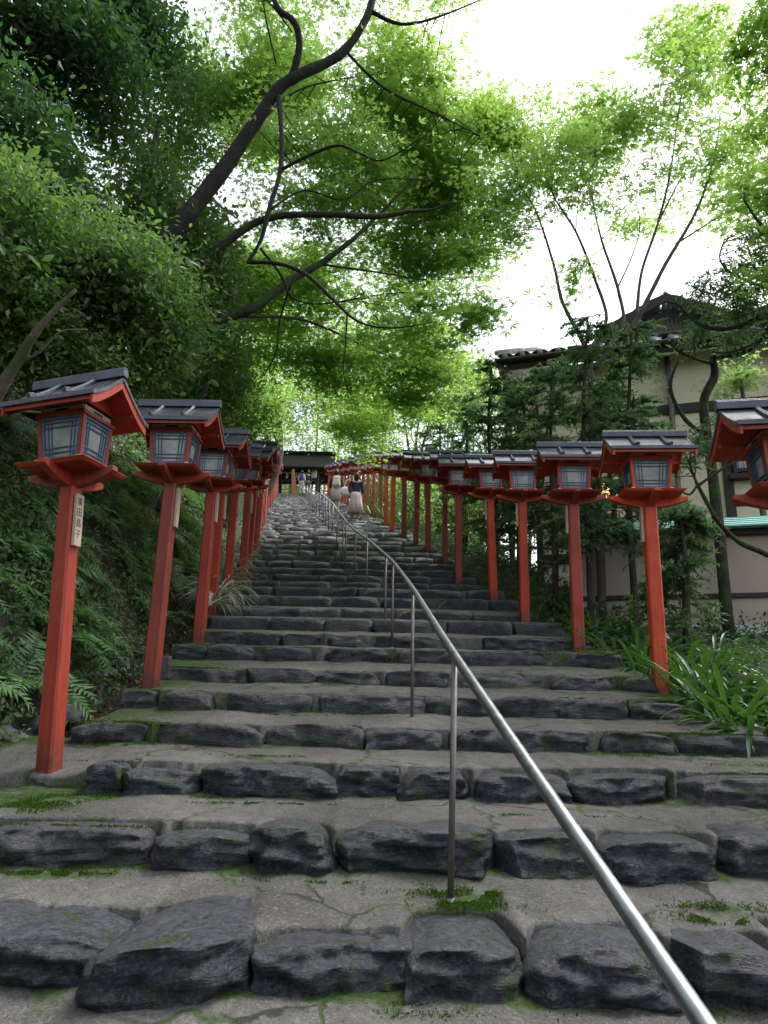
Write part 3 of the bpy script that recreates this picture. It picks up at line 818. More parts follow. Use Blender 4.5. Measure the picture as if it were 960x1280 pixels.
# ------------------------------------------------------------------ handrail
def make_rail():
    root = empty('handrail', (0, 0, 0)); tag(root, 'grey steel tube handrail on thin posts running up the middle of the steps', 'handrail')
    pp = [(563, 1128), (515, 900), (490, 805), (481, 787), (458, 743), (443, 724), (431, 702), (428, 694), (420.6, 682), (415, 669), (410.5, 661), (407, 655), (404, 648)]
    B = [on_tread(*p) for p in pp]
    while B[-1][1] < 46:
        y = B[-1][1]+1.9; o = B[-1][0]-cx(B[-1][1]); B.append(np.array([cx(y)+o*.9+.05*.1, y, z0(y)]))
    print('rail', [tuple(b.round(2)) for b in B])
    d = 1.25
    for _ in range(50):
        P = ray(884, 1285)*d; 
        if P[2] > z0(d)+.83: d += .01
        else: break
    p0 = P; top1 = np.array([B[0][0]+.004, B[0][1], B[0][2]+.87])
    p_1 = p0+(p0-top1)*.8
    path = [p_1, p0, top1]
    for b in B[1:]: path.append(np.array([b[0], b[1], b[2]+.85]))
    # smooth sampling
    pts = []
    for i in range(len(path)-1):
        for t in np.linspace(0, 1, 4, endpoint=False): pts.append(path[i]*(1-t)+path[i+1]*t)
    pts.append(path[-1]); pts = np.array(pts)
    pts[1:-1] = (pts[:-2]+2*pts[1:-1]+pts[2:])/4
    mb = MB(); mb.tube(pts, [.0175 if p[1] < 8 else .018 for p in pts], 16); mb.build('rail', M['steel'], root, True)
    for b in [np.array([p_1[0], p_1[1], z0(p_1[1])])]+B:
        zt = float(np.interp(b[1], pts[:, 1], pts[:, 2])); xt = float(np.interp(b[1], pts[:, 1], pts[:, 0]))
        zb = tread_z(b[0], b[1])-.03 if b[1] > 1.9 else z0(b[1])
        mb = MB(); r = .0115 if b[1] < 5 else .0125; mb.tube([(b[0], b[1], zb), (xt, b[1], zt-.012)], r, 10)
        mb.tube([(b[0], b[1], zb), (b[0], b[1], zb+.045)], r+.004, 10)
        mb.build('post', M['post_steel'], root, True)
make_rail()

# ------------------------------------------------------------------ trees
def smooth_path(pts, rad, seg=5, wob=.02):
    pts = [np.array(p, float) for p in pts]; out, rr = [], []
    n = len(pts)
    for i in range(n-1):
        p0, p1, p2, p3 = pts[max(i-1, 0)], pts[i], pts[i+1], pts[min(i+2, n-1)]
        for t in np.linspace(0, 1, seg, endpoint=False):
            q = .5*((2*p1)+(-p0+p2)*t+(2*p0-5*p1+4*p2-p3)*t*t+(-p0+3*p1-3*p2+p3)*t**3)
            out.append(q+rng.normal(size=3)*wob*rad[i]*2); rr.append((rad[i]*(1-t)+rad[i+1]*t)*rng.uniform(.93, 1.07))
    out.append(pts[-1]); rr.append(rad[-1]); return out, rr

def make_tree(name, label, cat, limbs, blobs, mats, leaf, group=None, twigs=True, flat=True, tip=True):
    """limbs: list of (points, radii); blobs: (centre, radii(3), n_sprays, leaves per spray, spray radius)"""
    base = np.array(limbs[0][0][0], float)
    root = empty(name, tuple(base)); tag(root, label, cat, group)
    tm = MB(); samples = []
    for pts, rad in limbs:
        p, r = smooth_path(pts, rad); tm.tube([q-base for q in p], r, 9 if max(r) > .05 else 6); samples += [(q, rr) for q, rr in zip(p, r)]
    SP = np.array([s[0] for s in samples]); used = np.zeros(len(SP))
    P, N, D, S, Vv = [], [], [], [], []
    size, T = leaf
    for c, rd, ns, nl, sr in blobs:
        c = np.array(c, float); rd = np.array(rd, float)
        d = rng.normal(size=(ns, 3)); d /= np.linalg.norm(d, axis=1)[:, None]; d *= (rng.uniform(0, 1, ns)**.45)[:, None]
        C = c+d*rd
        tone = rng.uniform(0, 1, ns)
        keepc = np.array([noise.noise(Vector(q*.85)+Vector((3, 7, 1))) for q in C]) > (-.16 if flat else -.3)
        for q, tn in zip(C[keepc], tone[keepc]):
            m = max(4, int(nl*rng.uniform(.5, 1.4)))
            ax = rng.normal(size=3); ax[2] *= .2; ax /= np.linalg.norm(ax)
            loc = rng.normal(size=(m, 3))
            if flat:
                s_ = sr*rng.uniform(.7, 1.3)
                along = loc[:, :1]*ax*s_*.75; oth = np.cross(ax, [0, 0, 1])
                L = along+loc[:, 1:2]*oth*s_*.45; rr_ = np.linalg.norm(L, axis=1, keepdims=True)
                L = L+np.array([0, 0, 1.])*(loc[:, 2:3]*.06*s_-rr_*.22)
                nrm = rng.normal(size=(m, 3))*.38+np.array([0, 0, 1.])
            else:
                L = loc*np.array([.5, .5, .36])*sr; nrm = rng.normal(size=(m, 3))*.8+np.array([0, -.1, .9])
            P.append(q+L); N.append(nrm); D.append(rng.normal(size=(m, 3))+L/sr*.8); S.append(size*rng.uniform(.65, 1.2, m)*np.where(rng.random(m) < (.1 if flat else .15), 1.9, 1.)); Vv.append(np.clip(tn*.6+rng.uniform(0, .4, m), 0, 1))
            if twigs and rng.random() < (twigs if isinstance(twigs, float) else .5):
                j = np.argmin(np.linalg.norm(SP-q, axis=1)+np.abs(SP[:, 2]-q[2])*.3+used*.3); s0 = SP[j]
                if np.linalg.norm(s0-q) < 1.5 and used[j] < 2:
                    used[j] += 1
                    mid = (s0+q)/2+rng.normal(size=3)*.1*np.linalg.norm(s0-q)+np.array([0, 0, .06])
                    tt, rr2 = smooth_path([s0, mid, q, q+ax*sr*.6], [.008, .005, .003, .0015], 3, .0)
                    tm.tube([a-base for a in tt], rr2, 4, False)
                    for sgn in (-1, 1):
                        tm.tube([q-base, q-base+(ax*.4+sgn*np.cross(ax, [0, 0, 1])*.5)*sr], [.003, .0015], 3, False)
    tm.build('trunk', mats[0], root, True)
    P = np.concatenate(P)-base
    co = leaves_obj('crown', P, np.concatenate(N), np.concatenate(D), np.concatenate(S), T, np.concatenate(Vv), mats[1], root)
    return root

def pl(*pts): return [at(*p) for p in pts]
S1 = 1.0
BP = [0., 1., 1., 1.]   # push back, spray count, leaves per spray, spray radius
def blob(px, py, Y, rpx, rpy, ry, ns, nl, sr):
    Y += BP[0]; c = at(px, py, Y); k = Y/F*1.02
    return (c, (rpx*k, ry*(.75 if BP[0] else 1), rpy*k), int(ns*BP[1]), nl*BP[2], sr*BP[3])

def forest():
    # big dark leaning maple on the left bank
    L1 = pl((40, 520, 6.6), (95, 430, 6.7), (170, 345, 6.9), (240, 262, 7.0), (298, 185, 7.1), (345, 115, 7.1), (378, 92, 7.1), (425, 68, 7.2), (458, 22, 7.2), (480, -50, 7.3), (520, -140, 7.4))
    limbs = [(L1, [.14, .125, .115, .1, .084, .072, .066, .056, .048, .04, .025]),
             (pl((365, 98, 7.1), (374, 60, 7.0), (368, 28, 6.9), (346, 8, 6.9), (335, -40, 6.9), (340, -120, 6.9)), [.05, .042, .04, .036, .03, .02]),
             (pl((348, 118, 7.1), (352, 165, 6.9), (350, 215, 6.8), (336, 262, 6.7), (326, 300, 6.7), (310, 328, 6.7)), [.03, .028, .026, .026, .022, .02]),
             (pl((310, 328, 6.7), (350, 330, 6.5), (385, 345, 6.4), (420, 378, 6.3), (448, 402, 6.2), (490, 410, 6.1), (545, 402, 6.0)), [.022, .022, .02, .016, .012, .009, .005]),
             (pl((325, 310, 6.7), (352, 345, 6.9), (365, 372, 7.0), (400, 380, 7.2), (450, 372, 7.3)), [.014, .016, .012, .01, .006]),
             (pl((352, 212, 6.8), (385, 195, 6.7), (422, 182, 6.6), (450, 192, 6.5), (480, 200, 6.4), (530, 170, 6.3)), [.02, .018, .016, .012, .009, .006]),
             (pl((338, 262, 6.7), (380, 238, 6.9), (430, 250, 7.0), (470, 225, 7.0), (540, 225, 6.9)), [.014, .012, .01, .008, .005]),
             (pl((434, 392, 6.3), (432, 430, 6.3), (430, 470, 6.4), (445, 510, 6.5)), [.01, .007, .005, .003]),
             (pl((365, 40, 7), (330, 0, 6.9), (345, 80, 7.2)), [.01, .01, .01]),
             (pl((460, 12, 7.2), (500, 30, 7.3), (545, 22, 7.4), (600, 0, 7.5)), [.03, .022, .016, .008]),
             (pl((430, 62, 7.2), (480, 110, 7.6), (540, 140, 7.9), (600, 170, 8.1)), [.02, .016, .012, .006]),
             (pl((300, 185, 7.1), (360, 120, 7.6), (420, 100, 8.0), (500, 90, 8.2)), [.02, .015, .01, .006])]
    BP[:] = [1.3, .62, 3.6, 1.25]
    bl = [blob(450, 130, 7.4, 130, 70, 1.6, 120, 60, .34), blob(420, 215, 7.2, 130, 60, 1.4, 90, 60, .34), blob(560, 190, 7.6, 75, 60, 1.3, 80, 65, .34), blob(560, 265, 7.5, 55, 55, 1.1, 48, 75, .32),
          blob(340, 60, 7.6, 70, 80, 1.4, 60, 60, .34), blob(290, 110, 8.0, 80, 110, 1.2, 90, 60, .34), blob(480, 20, 7.6, 120, 50, 1.3, 45, 50, .34), blob(620, 160, 8.2, 60, 40, 1.0, 36, 60, .3), blob(450, -80, 7.6, 200, 90, 1.5, 90, 55, .36),
          blob(420, 300, 7.6, 120, 40, 1.6, 60, 55, .32), blob(480, 395, 6.6, 110, 45, 1.0, 70, 60, .3), blob(600, 400, 6.8, 30, 20, .5, 12, 50, .22), blob(520, 130, 9, 80, 70, 1.6, 80, 60, .34)]
    make_tree('maple_tree', 'large maple leaning out over the steps with a thick nearly black forked trunk', 'tree', limbs, bl, (M['bark_dark'], M['maple']), (.062, T_MAPLE))
    # second maple further up with a long level limb
    limbs = [(pl((150, 500, 9.2), (205, 440, 9.2), (262, 405, 9.3), (318, 384, 9.4), (365, 350, 9.5), (400, 330, 9.6), (440, 300, 9.6), (480, 262, 9.6), (520, 220, 9.6)), [.15, .13, .105, .09, .08, .06, .045, .03, .015]),
             (pl((205, 440, 9.2), (240, 350, 9.0), (300, 290, 8.9), (345, 271, 8.8), (410, 268, 8.7), (468, 271, 8.6), (515, 264, 8.6), (540, 262, 8.5), (565, 252, 8.4)), [.1, .085, .07, .062, .06, .052, .036, .02, .008]),
             (pl((365, 350, 9.5), (350, 400, 9.9), (345, 440, 10.1), (330, 470, 10.3)), [.03, .02, .015, .01]),
             (pl((455, 271, 8.6), (462, 240, 8.6), (455, 215, 8.6)), [.016, .01, .006]),
             (pl((400, 330, 9.6), (470, 340, 9.9), (540, 350, 10.1), (600, 345, 10.2)), [.03, .022, .014, .007]),
             (pl((300, 395, 9.4), (380, 400, 10.5), (450, 430, 11.2), (520, 460, 11.8), (560, 480, 12)), [.04, .035, .028, .02, .01])]
    limbs = [([q*.82 for q in p_], [a*.64 for a in r__]) for p_, r__ in limbs]; BP[:] = [.6, .6, 3.6, 1.25]
    bl = [blob(430, 360, 10, 150, 60, 1.8, 150, 50, .38), blob(520, 330, 10, 75, 55, 1.5, 80, 50, .38), blob(450, 440, 11, 120, 60, 2., 170, 50, .4), blob(350, 450, 11, 75, 70, 2., 110, 50, .38),
          blob(520, 460, 12, 70, 60, 1.8, 90, 50, .4), blob(380, 520, 13, 80, 38, 2., 90, 50, .4), blob(560, 240, 9.2, 70, 60, 1.2, 80, 50, .36), blob(470, 520, 14, 80, 40, 2., 100, 50, .42), blob(300, 370, 10, 60, 60, 1.4, 60, 50, .36), blob(590, 300, 9.5, 40, 40, 1., 26, 50, .32)]
    make_tree('maple_tree', 'spreading maple with a long level mossy limb reaching over the left lantern row', 'tree', limbs, bl, (M['bark_moss'], M['maple']), (.068, T_MAPLE))
    # slender many-stemmed maple on the right
    c0 = at(753, 775, 9.3); c0[2] = ground_z(c0[0], c0[1])
    st = at(742, 560, 9.3)
    limbs = [([c0, at(750, 660, 9.3), st, at(738, 470, 9.3), at(735, 440, 9.3), at(704, 380, 9.3), at(692, 330, 9.3), at(668, 260, 9.2), at(640, 220, 9.1)], [.075, .07, .062, .058, .05, .034, .028, .018, .008]),
             (pl((735, 440, 9.3), (758, 400, 9.4), (744, 350, 9.4), (720, 290, 9.3), (690, 240, 9.2), (680, 180, 9.1)), [.05, .036, .03, .024, .016, .008]),
             (pl((742, 450, 9.3), (778, 410, 9.5), (772, 360, 9.5), (752, 300, 9.5), (740, 240, 9.5), (745, 190, 9.5)), [.05, .038, .032, .022, .014, .006]),
             (pl((742, 460, 9.3), (790, 408, 9.2), (804, 385, 9.1), (832, 330, 9.0), (870, 265, 8.9), (892, 200, 8.8), (900, 150, 8.7)), [.055, .052, .046, .036, .028, .018, .008]),
             (pl((796, 396, 9.2), (802, 340, 9.3), (822, 280, 9.3), (838, 215, 9.3), (850, 130, 9.2), (868, 60, 9.2)), [.036, .03, .026, .022, .014, .006]),
             (pl((822, 280, 9.3), (850, 225, 9.5), (880, 180, 9.6), (920, 140, 9.6)), [.02, .016, .012, .006]),
             (pl((772, 360, 9.5), (790, 320, 9.6), (800, 280, 9.7), (790, 230, 9.8)), [.02, .014, .01, .005]),
             (pl((845, 305, 9), (900, 270, 9), (940, 245, 8.8), (985, 225, 8.6)), [.02, .014, .01, .006]),
             (pl((752, 300, 9.5), (780, 260, 9.4), (800, 230, 9.3)), [.012, .009, .005])]
    limbs = [(p_, [a*.74 for a in r__]) for p_, r__ in limbs]
    BP[:] = [0., .66, 2.4, 1.2]
    bl = [blob(690, 160, 9.3, 75, 55, 1.2, 62, 46, .34), blob(650, 230, 9.2, 50, 40, 1., 26, 46, .32), blob(745, 120, 9.5, 50, 32, 1.1, 34, 46, .32), blob(800, 150, 9.4, 60, 45, 1.2, 42, 46, .34), blob(700, 225, 9.3, 60, 30, 1.1, 34, 46, .32),
          blob(870, 120, 9.2, 60, 70, 1.3, 62, 46, .34), blob(820, 235, 9.5, 60, 30, 1.2, 34, 46, .3), blob(905, 220, 9.0, 50, 70, 1.2, 44, 46, .32), blob(765, 180, 9.5, 40, 30, 1., 26, 46, .3), blob(640, 290, 9.4, 40, 20, .8, 10, 36, .26),
          blob(715, 345, 9.4, 45, 20, .8, 12, 30, .24), blob(840, 60, 9.3, 40, 50, 1., 30, 46, .3), blob(740, 265, 9.3, 60, 16, .9, 16, 36, .26)]
    make_tree('maple_tree', 'slender maple with several thin bare stems fanning above the tiled house roof', 'tree', limbs, bl, (M['bark_maple'], M['maple']), (.062, T_MAPLE), twigs=.6)
    # overhanging broadleaf at the upper right edge
    limbs = [(pl((1120, 700, 7), (1100, 500, 6.8), (1070, 330, 6.6), (1030, 200, 6.5), (990, 100, 6.4), (950, 20, 6.3)), [.14, .12, .1, .08, .05, .02]),
             (pl((1070, 330, 6.6), (1010, 310, 6.5), (960, 290, 6.5), (930, 250, 6.5)), [.05, .035, .02, .01])]
    BP[:] = [0., .5, 2., 1.]
    bl = [blob(945, 60, 6.5, 45, 80, 1., 80, 60, .3), blob(965, 200, 6.5, 38, 80, 1., 70, 60, .3), blob(900, 30, 6.8, 40, 40, .8, 30, 50, .3), blob(1030, 200, 6.5, 60, 200, 1.4, 120, 50, .34), blob(960, 320, 6.5, 25, 40, .6, 24, 50, .26)]
    make_tree('broadleaf_tree', 'leafy tree hanging in along the upper right corner', 'tree', limbs, bl, (M['bark_dark'], M['maple']), (.06, T_MAPLE))
    # pine in front of the house
    pb = at(892, 600, 8.6); pg = np.array([pb[0], pb[1], ground_z(pb[0], pb[1])])
    limbs = [([pg, pb, at(884, 545, 8.6), at(880, 500, 8.6), at(893, 470, 8.6), at(890, 445, 8.6)], [.075, .065, .06, .058, .055, .04]),
             (pl((885, 545, 8.6), (862, 530, 8.5), (846, 508, 8.4), (838, 480, 8.3), (848, 450, 8.2)), [.03, .028, .025, .02, .01]),
             (pl((892, 455, 8.6), (868, 448, 8.4), (850, 440, 8.3), (835, 428, 8.2)), [.025, .02, .015, .008]),
             (pl((1000, 370, 7.5), (960, 392, 7.6), (915, 410, 7.7), (880, 408, 7.8), (858, 392, 7.8), (845, 378, 7.8)), [.04, .035, .03, .026, .02, .01]),
             (pl((892, 445, 8.6), (930, 440, 8.2), (958, 415, 7.9), (1000, 370, 7.5)), [.04, .04, .04, .04]),
             (pl((985, 395, 7.7), (950, 425, 7.8), (915, 440, 7.9), (890, 440, 8)), [.02, .018, .014, .01]),
             (pl((1000, 370, 7.5), (960, 360, 7.4), (920, 345, 7.3), (900, 325, 7.2), (905, 300, 7.2)), [.03, .022, .016, .01, .006])]
    BP[:] = [0., .6, 1., 1.]
    bl = [blob(880, 375, 7.8, 42, 16, .5, 26, 70, .18), blob(920, 395, 7.8, 40, 20, .5, 28, 70, .18), blob(930, 345, 7.4, 40, 20, .6, 26, 70, .18), blob(860, 420, 8.2, 30, 14, .4, 16, 60, .16), blob(930, 430, 8, 34, 14, .5, 20, 60, .16),
          blob(945, 300, 7.3, 28, 24, .5, 18, 60, .18), blob(955, 380, 7.5, 20, 26, .4, 14, 60, .18), blob(845, 465, 8.3, 16, 14, .3, 6, 50, .14)]
    make_tree('pine_tree', 'gnarled pine with crooked mossy branches in front of the cream wall', 'pine', limbs, bl, (M['bark_moss'], M['conifer']), (.075, T_NEEDLE), flat=False, twigs=.9)
    limbs = [(pl((1020, 760, 6.3), (985, 708, 6.2), (952, 690, 6.2), (925, 678, 6.2), (900, 655, 6.2), (882, 625, 6.2), (870, 602, 6.2)), [.036, .032, .028, .025, .022, .019, .014]),
             (pl((872, 606, 6.2), (862, 618, 6.2), (848, 612, 6.2), (838, 606, 6.2)), [.012, .01, .008, .004]),
             (pl((874, 606, 6.2), (900, 588, 6.2), (918, 578, 6.2), (932, 568, 6.3)), [.014, .011, .009, .006]),
             (pl((870, 602, 6.2), (862, 575, 6.3), (872, 550, 6.3)), [.014, .01, .005])]
    bl = [blob(868, 560, 6.35, 20, 22, .3, 15, 46, .12), blob(850, 585, 6.35, 18, 16, .3, 9, 46, .12), blob(893, 562, 6.4, 18, 12, .3, 8, 40, .12), blob(888, 535, 6.4, 16, 12, .3, 6, 40, .12)]
    make_tree('pine_tree', 'bare green mossy pine bough curving up beside the nearest right lantern', 'pine', limbs, bl, (M['bark_moss'], M['conifer']), (.06, T_NEEDLE), flat=False, twigs=.9)
    # bright maple behind the pine by the house
    b = at(925, 470, 10.2); g = np.array([b[0]+.2, b[1], ground_z(b[0], b[1])])
    make_tree('maple_tree', 'small bright green maple against the upper cream wall, right edge of the view', 'tree', [([g, b*1.0, at(935, 440, 10.2)], [.05, .03, .01])],
              [blob(925, 470, 10.2, 38, 24, .5, 36, 55, .22)], (M['bark_maple'], M['maple_far']), (.055, T_MAPLE))
    # evergreens on the left bank
    BP[:] = [0., .64, 2.1, 1.15]
    ev = [('tall dark evergreen filling the top left corner above the bank',
           [(pl((-120, 640, 5.5), (-100, 400, 5.8), (-60, 200, 6), (0, 60, 6.2), (60, -40, 6.2)), [.18, .16, .13, .09, .04])],
           [blob(60, 70, 6.4, 120, 90, 1.2, 230, 62, .34), blob(20, 190, 6.0, 90, 70, 1.1, 150, 62, .34), blob(150, 30, 7.0, 75, 55, 1., 110, 62, .34), blob(-80, 200, 6, 90, 200, 1.4, 150, 55, .36), blob(90, -80, 6.6, 160, 80, 1.2, 130, 55, .36)], 'evergreen', .066),
          ('glossy leaved evergreen with pale twisted branches behind the nearest left lantern',
           [(pl((-70, 640, 4.9), (-20, 520, 4.9), (20, 455, 4.8), (50, 408, 4.7), (95, 362, 4.7)), [.09, .06, .04, .026, .012]), (pl((-60, 300, 4.8), (0, 272, 4.8), (35, 262, 4.8), (60, 232, 4.8)), [.03, .022, .016, .008]),
            (pl((20, 455, 4.8), (50, 440, 4.8), (75, 415, 4.8), (110, 412, 4.9)), [.012, .01, .008, .005]), (pl((-20, 510, 4.9), (40, 515, 5), (100, 520, 5)), [.012, .01, .006])],
           [blob(60, 300, 5.2, 95, 45, .8, 170, 55, .28), blob(130, 350, 5.8, 90, 50, .9, 170, 55, .28), blob(20, 370, 5.2, 60, 40, .7, 90, 55, .26), blob(60, 230, 5.4, 90, 45, .8, 110, 55, .28), blob(190, 400, 6.6, 80, 40, .9, 120, 55, .28), blob(-60, 380, 5, 60, 100, .8, 80, 55, .28), blob(60, 440, 5.6, 70, 45, .5, 90, 50, .26), blob(130, 440, 6.2, 60, 40, .4, 90, 50, .26), blob(180, 440, 6.6, 50, 40, .4, 60, 50, .26)], 'shade_leaf', .056),
          ('round evergreen with ivy hung trunk in front of the leaning black maple',
           [(pl((120, 560, 8), (150, 450, 8), (170, 350, 8.2), (180, 250, 8.2), (200, 150, 8.2)), [.16, .13, .1, .07, .03]), (pl((170, 350, 8.2), (230, 330, 8.1), (265, 300, 8)), [.05, .03, .01])],
           [blob(200, 270, 8.2, 62, 70, 1., 130, 60, .36), blob(245, 330, 8, 50, 65, .9, 130, 60, .34), blob(170, 180, 8.6, 45, 50, 1., 46, 55, .34), blob(215, 410, 8.2, 90, 40, 1.2, 150, 60, .34), blob(160, 330, 8, 50, 50, 1., 80, 60, .34), blob(235, 150, 9, 60, 70, 1.2, 70, 55, .36)], 'shade_leaf', .066),
          ('low evergreen behind the second and third left lanterns',
           [(pl((200, 640, 10), (240, 540, 10), (260, 470, 10), (280, 420, 10)), [.1, .08, .05, .02])],
           [blob(250, 460, 10.5, 55, 40, 1.3, 120, 50, .38), blob(290, 500, 12, 50, 40, 1.3, 110, 50, .4), blob(220, 500, 10, 70, 30, 1.2, 100, 50, .38)], 'shade_leaf', .07)]
    for lab, li, bl, mt, sz in ev: make_tree('evergreen_tree', lab, 'tree', li, bl, (M['bark_grey'], M[mt]), (sz, T_OVAL), flat=False, twigs=False)
    # feathery conifers behind the right lantern row
    def conifer(px, Y, ptop, w, label, lean=0., nb=46, dens=1.):
        b = at(px, 700, Y); g = np.array([b[0], b[1], ground_z(b[0], b[1])-.1]); t = at(px+lean, ptop, Y)
        H = t[2]-g[2]; root = empty('young_cedar', tuple(g)); tag(root, label, 'cedar', 'feathery conifers behind the right lanterns')
        tm = MB(); axis = t-g
        p, r = smooth_path([g*0, axis*.3+rng.normal(size=3)*.04, axis*.65+rng.normal(size=3)*.06, axis], [.055, .045, .03, .01]); tm.tube(p, r, 8)
        P, N, D, S = [], [], [], []
        for k in range(nb):
            f = rng.uniform(.18, 1)**.8; a = rng.uniform(0, 2*math.pi); L = w*(1.15-f*.85)*rng.uniform(.5, 1.15)
            s = axis*f; d = np.array([math.cos(a), math.sin(a), rng.uniform(-.05, .35)]); q = [s+d*L*t_+np.array([0, 0, -.28*L*t_*t_]) for t_ in (0, .35, .7, 1)]
            tm.tube(q, [.012, .008, .005, .002], 4, False)
            nbq = int(16*dens)
            for t_ in rng.uniform(.25, 1.05, nbq):
                c = s+d*L*t_+np.array([0, 0, -.28*L*t_*t_])
                bd = norm(d*.8+rng.normal(size=3)*np.array([.7, .7, .35])); bl_ = .26*rng.uniform(.5, 1.2)
                m_ = 26; tt = rng.uniform(0, 1, m_)
                P.append(c+bd*tt[:, None]*bl_+np.array([0, 0, -1.])*(tt[:, None]**2)*bl_*.3); D.append(bd*.8+rng.normal(size=(m_, 3))*.6); N.append(rng.normal(size=(m_, 3))+np.array([0, 0, .6])); S.append(rng.uniform(.05, .095, m_))
        tm.build('trunk', M['bark_conifer'], root, True)
        P = np.concatenate(P); leaves_obj('crown', P, np.concatenate(N), np.concatenate(D), np.concatenate(S), T_NEEDLE, np.clip(np.repeat(rng.uniform(0, 1, len(P)//26), 26)*.7+rng.uniform(0, .3, len(P)), 0, 1), M['conifer'], root)
    cs = [(735, 8.6, 395, .62, 'tallest feathery cedar, its top crossing the tiled roof of the house'), (790, 8.9, 400, .6, 'feathery cedar just behind the bright orange-red lantern'),
          (690, 9.8, 455, .8, 'feathery cedar with bare lower trunk between the second and third right lanterns'), (652, 11.2, 470, .9, 'dark cedar with thin leader behind the third right lantern'),
          (615, 12.6, 455, .9, 'dark cedar behind the fourth and fifth right lanterns, before pale far trees'), (760, 10.2, 450, .8, 'dense cedar against the left end of the cream house'),
          (580, 15.5, 490, 1.0, 'cedar rising above the roofs of the sixth and seventh right lanterns'), (705, 12.5, 480, 1.0, 'cedar standing behind the others near the house corner'),
          (550, 19.0, 500, 1.2, 'small distant cedar above the middle of the right lantern row'), (640, 15, 505, 1.1, 'background cedar whose trunk shows between right lantern posts')]
    for px, Y, pt, w, lab in cs: conifer(px, Y, pt, w, lab)
    # low drooping spray of cedar right of the orange lantern
    conifer(850, 7.4, 640, .5, 'low feathery cedar sapling at the foot of the beige boundary wall', nb=26)
    # hillside trees up the left side and beyond the gate
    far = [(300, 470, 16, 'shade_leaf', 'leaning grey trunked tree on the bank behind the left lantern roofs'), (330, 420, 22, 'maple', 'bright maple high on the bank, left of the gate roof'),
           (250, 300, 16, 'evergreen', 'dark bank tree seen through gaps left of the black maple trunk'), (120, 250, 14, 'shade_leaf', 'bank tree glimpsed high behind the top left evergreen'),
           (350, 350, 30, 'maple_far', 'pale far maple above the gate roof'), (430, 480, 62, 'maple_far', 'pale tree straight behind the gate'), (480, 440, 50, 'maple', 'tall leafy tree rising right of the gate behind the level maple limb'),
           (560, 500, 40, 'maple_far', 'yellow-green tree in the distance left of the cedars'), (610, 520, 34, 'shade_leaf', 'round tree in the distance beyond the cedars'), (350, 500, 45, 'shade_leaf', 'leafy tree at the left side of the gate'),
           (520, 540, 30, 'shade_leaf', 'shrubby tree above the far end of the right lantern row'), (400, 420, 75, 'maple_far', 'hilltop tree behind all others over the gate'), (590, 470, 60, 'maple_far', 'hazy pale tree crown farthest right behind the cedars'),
           (680, 560, 22, 'shade_leaf', 'tree filling the gap between cedar trunks left of the house'), (20, 420, 11, 'evergreen', 'dark tree deep on the bank behind the nearest left lantern'), (740, 600, 20, 'evergreen', 'dark tree low beside the house end wall'),
           (600, 590, 26, 'evergreen', 'dark tree low behind the fifth right lantern')]
    for px, py, Y, mt, lab in far:
        c = at(px, py, Y); k = Y/F; gx = c[0]-.3; g = np.array([gx, Y+.3, ground_z(gx, Y+.3)-.2])
        if c[2]-g[2] < 1: c[2] = g[2]+1.5
        rr = max(1.3, 60*k); sz = .075 if Y < 18 else (.12 if Y < 35 else .2)
        limbs = [([g, (g*.6+c*.4)+rng.normal(size=3)*.3, c], [.16 if Y > 12 else .1, .12, .04])]+[([g*.4+c*.6, c+rng.normal(size=3)*rr*.4, c+rng.normal(size=3)*rr*.6], [.06, .04, .015]) for _ in range(4)]
        nsp = 90 if Y < 40 else 110
        blb = [(c+rng.normal(size=3)*rr*np.array([.5, .4, .35]), (rr*.75, rr*.7, rr*.55), nsp//3, 46, rr*.22+.15) for _ in range(5)]
        make_tree('hillside_tree', lab, 'tree', limbs, blb, (M['bark_grey'], M[mt]), (sz, T_RHOMB), flat=(mt[:5] == 'maple'), twigs=False)
forest()
